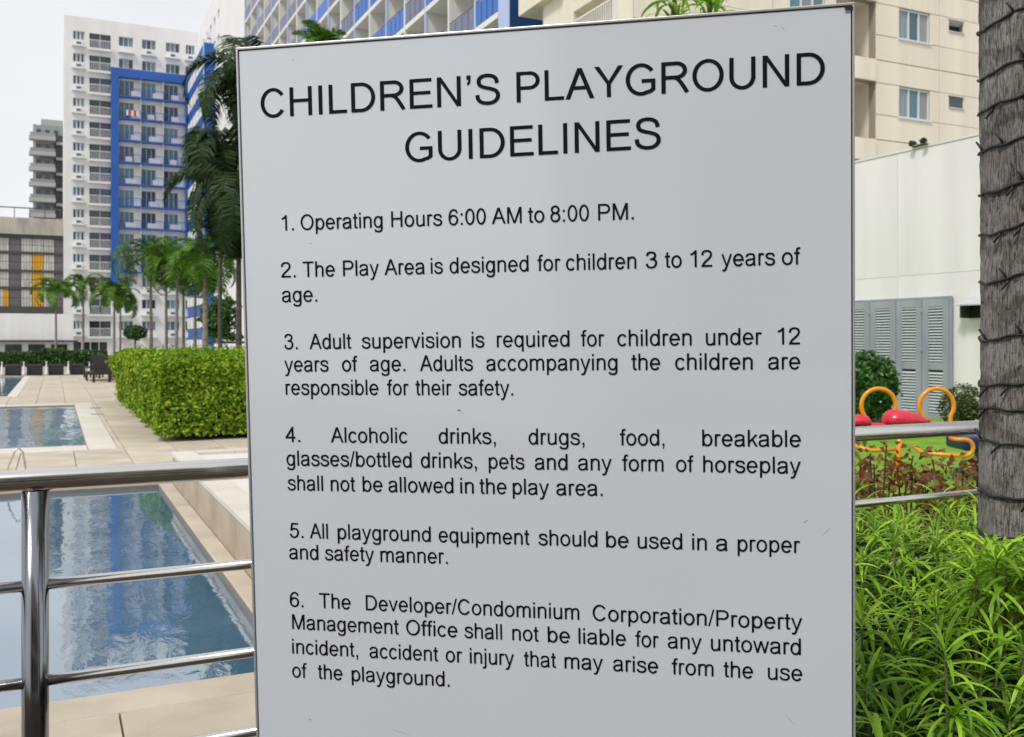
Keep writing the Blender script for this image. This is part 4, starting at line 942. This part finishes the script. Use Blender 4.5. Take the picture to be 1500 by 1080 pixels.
# lettering: every glyph is a set of pen strokes with a flat nib
CUT = .078
def spl(P, n=8):
    P = [P[0]] + list(P) + [P[-1]]; out = []
    for i in range(1, len(P) - 2):
        p0, p1, p2, p3 = P[i - 1:i + 3]
        for k in range(n):
            t_ = k / n; out.append(tuple(.5 * ((2 * p1[c]) + (-p0[c] + p2[c]) * t_ + (2 * p0[c] - 5 * p1[c] + 4 * p2[c] - p3[c]) * t_ ** 2 + (-p0[c] + 3 * p1[c] - 3 * p2[c] + p3[c]) * t_ ** 3) for c in (0, 1)))
    return out + [P[-1]]
def arc(cx, cy, rx, ry, a0, a1, n=None):
    n = n or max(6, int(abs(a1 - a0) / 10)); return [(cx + rx * math.cos(R(a0 + (a1 - a0) * k / n)), cy + ry * math.sin(R(a0 + (a1 - a0) * k / n))) for k in range(n + 1)]
def V(x, y0, y1): return ('s', [(x, y0), (x, y1)])
def H(y, x0, x1): return ('s', [(x0, y), (x1, y)])
def st(p): return ('s', p)
def pg(*p): return ('p', list(p))
DOT = lambda x, y=0: pg((x, y), (x + .098, y), (x + .098, y + .1), (x, y + .1))
yT, yB = .677, .039
FR_ = .2345; CY = .2595
archn = lambda x0, x1: st([(x0, .28)] + spl([(x0, .30), (x0 + .02, .405), (x0 + .085, .475), (x0 + .175, .494), ((x0 + x1) / 2 + .095, .478), (x1 - .006, .41), (x1, .32)], 5) + [(x1, 0)])
G = {
 'C': (.722, [st(arc(.375, .358, .280, .331, 34, 326))]),
 'H': (.722, [V(.126, 0, .716), V(.596, 0, .716), H(.378, .126, .596)]),
 'I': (.278, [V(.139, 0, .716)]),
 'L': (.556, [V(.120, 0, .716), H(.042, .12, .523)]),
 'D': (.722, [V(.125, 0, .716), st([(.125, yT), (.33, yT)] + arc(.33, .358, .297, .319, 84, -84) + [(.33, yB), (.125, yB)])]),
 'R': (.722, [V(.125, 0, .716), st([(.125, yT), (.41, yT)] + arc(.41, .5175, .195, .1595, 84, -84) + [(.125, .358)]), st(spl([(.36, .352), (.43, .325), (.50, .25), (.58, .125), (.652, .004)], 5))]),
 'E': (.667, [V(.125, 0, .716), H(yT, .125, .612), H(.373, .125, .582), H(.042, .125, .627)]),
 'N': (.722, [V(.123, 0, .716), V(.597, 0, .716), pg((.08, .716), (.177, .716), (.641, 0), (.544, 0))]),
 'S': (.667, [st(spl([(.560, .500), (.532, .605), (.45, .668), (.33, .689), (.205, .668), (.140, .605), (.130, .53), (.165, .455), (.27, .405), (.41, .368), (.525, .318), (.576, .24), (.565, .14), (.48, .055), (.345, .027), (.205, .052), (.115, .125), (.092, .235)], 6))]),
 'P': (.667, [V(.124, 0, .716), st([(.124, yT), (.39, yT)] + arc(.39, .504, .190, .173, 84, -84) + [(.124, .331)])]),
 'A': (.667, [pg((-.001, 0), (.104, 0), (.385, .716), (.282, .716)), pg((.668, 0), (.561, 0), (.282, .716), (.385, .716)), H(.256, .14, .53)]),
 'Y': (.667, [V(.334, 0, .33), pg((.003, .716), (.118, .716), (.380, .303), (.288, .303)), pg((.550, .716), (.661, .716), (.380, .303), (.288, .303))]),
 'G': (.778, [st(arc(.400, .358, .300, .331, 36, 296) + [(.60, .075), (.672, .125), (.672, .322), (.412, .322)])]),
 'O': (.778, [st(arc(.389, .358, .297, .331, 0, 360, 40))]),
 'U': (.722, [st([(.125, .716), (.125, .27)] + arc(.361, .27, .236, .243, 180, 360, 20) + [(.597, .27), (.597, .716)])]),
 'T': (.611, [H(yT, .021, .59), V(.305, 0, yT)]),
 'M': (.833, [V(.118, 0, .716), V(.714, 0, .716), pg((.075, .716), (.195, .716), (.460, 0), (.372, 0)), pg((.757, .716), (.643, .716), (.372, 0), (.460, 0))]),
 'a': (.556, [st(spl([(.085, .365), (.11, .435), (.175, .482), (.275, .494), (.375, .478), (.425, .425), (.432, .34)], 6) + [(.432, .13)] + spl([(.433, .12), (.442, .05), (.466, 0)], 3)), st(spl([(.43, .302), (.34, .278), (.21, .262), (.11, .222), (.080, .145), (.110, .065), (.195, .026), (.29, .035), (.375, .080), (.422, .15), (.43, .22)], 6))]),
 'b': (.556, [V(.109, 0, .716), st(arc(.294, CY, .181, FR_, 0, 360, 28))]),
 'c': (.5, [st(arc(.268, CY, .188, FR_, 36, 324))]),
 'd': (.556, [V(.448, 0, .716), st(arc(.262, CY, .181, FR_, 0, 360, 28))]),
 'e': (.556, [st([(.085, .262), (.473, .262)] + arc(.278, CY, .195, FR_, 3, 325))]),
 'f': (.278, [st([(.137, 0), (.137, .56)] + spl([(.138, .58), (.152, .650), (.20, .684), (.285, .680)], 4)), H(.484, .010, .262)]),
 'g': (.556, [st(arc(.262, CY, .181, FR_, 0, 360, 28)), st([(.448, .519), (.448, .02)] + spl([(.446, -.02), (.425, -.115), (.36, -.165), (.26, -.174), (.15, -.150), (.095, -.075)], 5))]),
 'h': (.556, [V(.110, 0, .716), archn(.110, .445)]),
 'i': (.222, [V(.110, 0, .519), pg((.066, .615), (.154, .615), (.154, .716), (.066, .716))]),
 'j': (.222, [st([(.110, .519), (.110, -.08)] + spl([(.109, -.09), (.09, -.155), (.045, -.172), (-.045, -.165)], 4)), pg((.066, .615), (.154, .615), (.154, .716), (.066, .716))]),
 'k': (.5, [V(.110, 0, .716), pg((.15, .150), (.15, .262), (.385, .519), (.500, .519)), pg((.222, .293), (.288, .357), (.507, 0), (.402, 0))]),
 'l': (.222, [V(.108, 0, .716)]),
 'm': (.833, [V(.110, 0, .519), archn(.110, .416), archn(.416, .722)]),
 'n': (.556, [V(.110, 0, .519), archn(.110, .445)]),
 'o': (.556, [st(arc(.277, CY, .198, FR_, 0, 360, 28))]),
 'p': (.556, [V(.109, -.199, .519), st(arc(.294, CY, .181, FR_, 0, 360, 28))]),
 'q': (.556, [V(.448, -.199, .519), st(arc(.262, CY, .181, FR_, 0, 360, 28))]),
 'r': (.333, [V(.110, 0, .519), st(spl([(.110, .27), (.118, .39), (.155, .465), (.225, .490), (.320, .462)], 5))]),
 's': (.5, [st(spl([(.422, .365), (.398, .445), (.335, .485), (.245, .494), (.150, .478), (.098, .425), (.105, .355), (.165, .308), (.26, .280), (.37, .247), (.425, .195), (.424, .115), (.36, .045), (.250, .025), (.135, .05), (.075, .115), (.068, .162)], 6))]),
 't': (.278, [st([(.131, .665), (.131, .12)] + spl([(.132, .105), (.150, .05), (.195, .036), (.262, .042)], 4)), H(.484, .016, .256)]),
 'u': (.556, [V(.445, 0, .519), st([(.110, .519), (.110, .20)] + spl([(.111, .185), (.125, .09), (.185, .032), (.27, .025), (.375, .055), (.435, .13), (.445, .24)], 5))]),
 'v': (.5, [pg((.008, .519), (.104, .519), (.292, 0), (.208, 0)), pg((.492, .519), (.397, .519), (.208, 0), (.292, 0))]),
 'w': (.722, [pg((.003, .519), (.096, .519), (.247, 0), (.157, 0)), pg((.157, 0), (.247, 0), (.408, .519), (.316, .519)), pg((.316, .519), (.408, .519), (.567, 0), (.477, 0)), pg((.477, 0), (.567, 0), (.717, .519), (.627, .519))]),
 'y': (.5, [pg((.008, .519), (.106, .519), (.292, 0), (.214, 0)), pg((.492, .519), (.398, .519), (.214, 0), (.282, -.04)), st(spl([(.250, .01), (.216, -.085), (.180, -.150), (.120, -.170), (.052, -.160)], 4))]),
 '0': (.556, [st(arc(.275, .353, .190, .328, 0, 360, 30))]),
 '1': (.556, [V(.335, 0, .716), st(spl([(.345, .700), (.285, .630), (.200, .575), (.108, .535)], 4))]),
 '2': (.556, [st(spl([(.076, .500), (.095, .605), (.165, .665), (.275, .682), (.395, .655), (.455, .570), (.448, .475), (.385, .375), (.27, .270), (.155, .165), (.09, .045)], 6)), H(.042, .032, .505)]),
 '3': (.556, [st(spl([(.088, .535), (.125, .635), (.20, .676), (.275, .682), (.385, .650), (.430, .560), (.400, .455), (.320, .400), (.215, .386)], 5)), st(spl([(.215, .390), (.345, .380), (.445, .310), (.465, .195), (.415, .085), (.33, .033), (.25, .027), (.15, .055), (.098, .12), (.082, .200)], 5))]),
 '4': (.556, [V(.372, 0, .716), H(.211, .013, .510), st([(.045, .20), (.365, .672)])]),
 '5': (.556, [H(.665, .15, .482), st([(.168, .69), (.114, .345)]), st(spl([(.108, .350), (.19, .415), (.29, .435), (.400, .405), (.465, .320), (.465, .20), (.41, .09), (.32, .033), (.25, .027), (.15, .055), (.1, .12), (.083, .195)], 5))]),
 '6': (.556, [st(spl([(.458, .540), (.420, .635), (.300, .682), (.180, .635), (.105, .510), (.084, .340), (.095, .20)], 6)), st(arc(.283, .228, .193, .201, 0, 360, 28))]),
 '8': (.556, [st(arc(.277, .535, .168, .147, 0, 360, 24)), st(arc(.277, .208, .196, .181, 0, 360, 26))]),
 '.': (.278, [DOT(.09)]),
 ':': (.278, [DOT(.09), DOT(.09, .419)]),
 ',': (.278, [DOT(.088), pg((.186, .0), (.137, .0), (.128, -.045), (.098, -.105), (.122, -.142), (.170, -.092))]),
 '/': (.278, [pg((0, -.012), (.070, -.012), (.279, .728), (.209, .728))]),
 '’': (.222, [pg((.062, .616), (.160, .616), (.160, .716), (.062, .716)), pg((.160, .616), (.110, .616), (.102, .572), (.068, .522), (.090, .478), (.146, .525))]),
}
NX, NY = .0475, .041
def ribbon(mb, pts, z, tr):
    n = len(pts); cl = abs(pts[0][0] - pts[-1][0]) < 1e-6 and abs(pts[0][1] - pts[-1][1]) < 1e-6 and n > 3
    base = len(mb.v)
    for k in range(n):
        if cl: a, b, c = pts[k - 1 if k else n - 2], pts[k], pts[k + 1 if k < n - 1 else 1]
        else: a, b, c = pts[max(k - 1, 0)], pts[k], pts[min(k + 1, n - 1)]
        d1 = Vector((b[0] - a[0], b[1] - a[1])); d2 = Vector((c[0] - b[0], c[1] - b[1]))
        if d1.length < 1e-7: d1 = d2
        if d2.length < 1e-7: d2 = d1
        d1.normalize(); d2.normalize(); n1 = Vector((-d1.y, d1.x)); n2 = Vector((-d2.y, d2.x)); nn = (n1 + n2)
        nn = nn / max(.35, nn.length_squared / 2) if nn.length > .1 else n1
        ox, oy = nn.x * NX, nn.y * NY
        mb.v.append(tr(b[0] + ox, b[1] + oy, z)); mb.v.append(tr(b[0] - ox, b[1] - oy, z))
    for k in range(n - 1):
        i = base + 2 * k; mb.f.append((i, i + 1, i + 3, i + 2))
def word_extent(w):
    x = 0; lo = 9; hi = -9
    for ch in w:
        adv, st_ = G[ch]
        for kd, p in st_:
            for q in p:
                e = NX if kd == 's' else 0
                if kd == 's' and len(p) == 2 and abs(p[0][1] - p[1][1]) < 1e-6: e = 0
                lo = min(lo, x + q[0] - e); hi = max(hi, x + q[0] + e)
        x += adv
    return lo, hi
WORDS = [
 [('CHILDREN’S', 0.0414, -0.1186, 0.4503, -0.1176), ('PLAYGROUND', 0.4771, -0.1175, 0.9445, -0.1164)],
 [('GUIDELINES', 0.2914, -0.2035, 0.7021, -0.1999)],
 [('1.', 0.0718, -0.3074, 0.0946, -0.3074), ('Operating', 0.1069, -0.3074, 0.25, -0.3075), ('Hours', 0.2649, -0.3075, 0.3511, -0.3076), ('6:00', 0.3617, -0.3076, 0.4236, -0.3076), ('AM', 0.4331, -0.3077, 0.482, -0.3077), ('to', 0.4922, -0.3077, 0.5186, -0.3077), ('8:00', 0.528, -0.3077, 0.5895, -0.3078), ('PM.', 0.6038, -0.3078, 0.6593, -0.3078)],
 [('2.', 0.0695, -0.3858, 0.0955, -0.3857), ('The', 0.1085, -0.3857, 0.1651, -0.3856), ('Play', 0.1795, -0.3855, 0.2418, -0.3854), ('Area', 0.2512, -0.3853, 0.3201, -0.3852), ('is', 0.3302, -0.3851, 0.3506, -0.3851), ('designed', 0.3616, -0.3851, 0.4918, -0.3847), ('for', 0.506, -0.3847, 0.5443, -0.3846), ('children', 0.5518, -0.3846, 0.6624, -0.3843), ('3', 0.677, -0.3842, 0.6947, -0.3842), ('to', 0.7064, -0.3842, 0.7322, -0.3841), ('12', 0.7438, -0.3841, 0.7781, -0.384), ('years', 0.7917, -0.384, 0.8715, -0.3838), ('of', 0.8812, -0.3837, 0.9098, -0.3837)],
 [('age.', 0.0698, -0.427, 0.1326, -0.427)],
 [('3.', 0.0718, -0.5063, 0.0957, -0.5063), ('Adult', 0.1168, -0.5062, 0.192, -0.506), ('supervision', 0.2088, -0.506, 0.3781, -0.5056), ('is', 0.3963, -0.5055, 0.4173, -0.5055), ('required', 0.4378, -0.5054, 0.5557, -0.5051), ('for', 0.5738, -0.5051, 0.612, -0.505), ('children', 0.6312, -0.505, 0.7462, -0.5047), ('under', 0.7675, -0.5046, 0.8526, -0.5044), ('12', 0.8733, -0.5044, 0.9073, -0.5043)],
 [('years', 0.0706, -0.5441, 0.1496, -0.5439), ('of', 0.1734, -0.5438, 0.2018, -0.5438), ('age.', 0.2221, -0.5437, 0.2833, -0.5436), ('Adults', 0.3082, -0.5435, 0.3976, -0.5433), ('accompanying', 0.4197, -0.5433, 0.6312, -0.5428), ('the', 0.6529, -0.5428, 0.6977, -0.5427), ('children', 0.7204, -0.5426, 0.8376, -0.5424), ('are', 0.8604, -0.5423, 0.9076, -0.5422)],
 [('responsible', 0.0718, -0.5832, 0.2362, -0.5832), ('for', 0.2511, -0.5832, 0.2893, -0.5832), ('their', 0.3001, -0.5832, 0.3621, -0.5832), ('safety.', 0.3728, -0.5832, 0.4633, -0.5833)],
 [('4.', 0.0687, -0.6633, 0.0956, -0.6632), ('Alcoholic', 0.1503, -0.6631, 0.2843, -0.6627), ('drinks,', 0.3374, -0.6625, 0.4331, -0.6622), ('drugs,', 0.4869, -0.6621, 0.5773, -0.6618), ('food,', 0.6335, -0.6616, 0.7029, -0.6614), ('breakable', 0.7607, -0.6612, 0.908, -0.6608)],
 [('glasses/bottled', 0.0698, -0.7034, 0.2906, -0.703), ('drinks,', 0.3062, -0.7029, 0.4008, -0.7027), ('pets', 0.4206, -0.7027, 0.4797, -0.7026), ('and', 0.4966, -0.7025, 0.5497, -0.7024), ('any', 0.5666, -0.7024, 0.6201, -0.7023), ('form', 0.6365, -0.7022, 0.7012, -0.7021), ('of', 0.7202, -0.7021, 0.7487, -0.702), ('horseplay', 0.7618, -0.702, 0.9078, -0.7017)],
 [('shall', 0.0706, -0.7455, 0.1344, -0.7452), ('not', 0.148, -0.7451, 0.1925, -0.7449), ('be', 0.2043, -0.7448, 0.2393, -0.7447), ('allowed', 0.2494, -0.7446, 0.3609, -0.7441), ('in', 0.3723, -0.7441, 0.3952, -0.7439), ('the', 0.4046, -0.7439, 0.4497, -0.7437), ('play', 0.4596, -0.7436, 0.519, -0.7434), ('area.', 0.5309, -0.7433, 0.6052, -0.743)],
 [('5.', 0.0721, -0.8267, 0.0968, -0.8267), ('All', 0.1083, -0.8266, 0.1409, -0.8265), ('playground', 0.1581, -0.8265, 0.3206, -0.8259), ('equipment', 0.3339, -0.8259, 0.4871, -0.8254), ('should', 0.5005, -0.8253, 0.596, -0.825), ('be', 0.6094, -0.825, 0.6453, -0.8249), ('used', 0.6593, -0.8248, 0.7289, -0.8246), ('in', 0.744, -0.8245, 0.7666, -0.8245), ('a', 0.7804, -0.8244, 0.7983, -0.8244), ('proper', 0.8131, -0.8243, 0.9074, -0.824)],
 [('and', 0.07, -0.8637, 0.1227, -0.8633), ('safety', 0.1344, -0.8632, 0.2215, -0.8626), ('manner.', 0.2326, -0.8625, 0.3487, -0.8616)],
 [('6.', 0.0686, -0.9458, 0.0934, -0.9457), ('The', 0.122, -0.9456, 0.1782, -0.9455), ('Developer/Condominium', 0.205, -0.9454, 0.5651, -0.9444), ('Corporation/Property', 0.5865, -0.9443, 0.9091, -0.9434)],
 [('Management', 0.0718, -0.9843, 0.263, -0.9838), ('Office', 0.2747, -0.9838, 0.3628, -0.9836), ('shall', 0.3745, -0.9836, 0.4378, -0.9834), ('not', 0.4547, -0.9834, 0.4997, -0.9833), ('be', 0.5131, -0.9832, 0.5494, -0.9831), ('liable', 0.5632, -0.9831, 0.6391, -0.9829), ('for', 0.6541, -0.9829, 0.6918, -0.9828), ('any', 0.7048, -0.9827, 0.7575, -0.9826), ('untoward', 0.7714, -0.9826, 0.9068, -0.9822)],
 [('incident,', 0.0706, -1.0269, 0.1891, -1.0264), ('accident', 0.2094, -1.0263, 0.3303, -1.0258), ('or', 0.3417, -1.0257, 0.3712, -1.0256), ('injury', 0.3829, -1.0256, 0.457, -1.0252), ('that', 0.4736, -1.0252, 0.5274, -1.0249), ('may', 0.5399, -1.0249, 0.6021, -1.0246), ('arise', 0.6183, -1.0245, 0.6894, -1.0242), ('from', 0.7107, -1.0241, 0.7752, -1.0238), ('the', 0.7905, -1.0237, 0.8352, -1.0235), ('use', 0.8574, -1.0234, 0.9089, -1.0232)],
 [('of', 0.0694, -1.0683, 0.0972, -1.0682), ('the', 0.1162, -1.0681, 0.1604, -1.0679), ('playground.', 0.1767, -1.0679, 0.3474, -1.0672)],
]

EM_T, EM_B = .0474 / .716, .0258 / .716
for li, line in enumerate(WORDS):
    em = EM_T if li < 2 else EM_B; zc = 0
    for (w, x0, y0, x1, y1) in line:
        mb = MB()
        lo, hi = word_extent(w); sx = (x1 - x0) / (hi - lo); x = 0
        for ch in w:
            adv, strokes = G[ch]
            for kd, p in strokes:
                zc = (zc + 1) % 12; z = -.0016 + zc * .00003; ax = x
                def tr(u, v, zz2, ax=ax): s_ = (u + ax - lo) * sx; return (x0 + s_, y0 + (y1 - y0) * (s_ / (x1 - x0)) + v * em, zz2)
                if kd == 's': ribbon(mb, p, z, tr)
                else: mb.quad([tr(q[0], q[1], z) for q in p])
            x += adv
        link('lettering', mb.mesh('lettering', M['ink']), SB)

# unseen block added behind the camera so steel and sign face reflect something dark
t = thing('added_reflection_block', 'unseen brown block with dark glazing, added behind the photographer for reflections', 'added building', (0, 0, 0), 0)
lw = [(x, x + 2.2, .3, 3.2) for x in np.arange(-1.5, 16, 2.8)] + [(x, x + 2.2, 4.2, 6.8) for x in np.arange(-1.5, 16, 2.8)]
w_ = link('wall', wall_open(-17, 3, 0, 11, [(-b, -a, c, d) for a, b, c, d in lw if a > -2.9 and b < 16.9], .3).mesh('wall', M['wallst']), t, (0, -7, 0), (0, 0, R(180)))
box('end_wall', t, M['wallst'], -3.0, -2.9, -20, -7.02, 0, 11); box('roof', t, M['concrete'], -3, 17, -20, -7.02, 10.9, 11)
for a, b, c, d in lw:
    if b < 16.9: box('window', t, M['glass'], a, b, -7.25, -7.2, c, d)
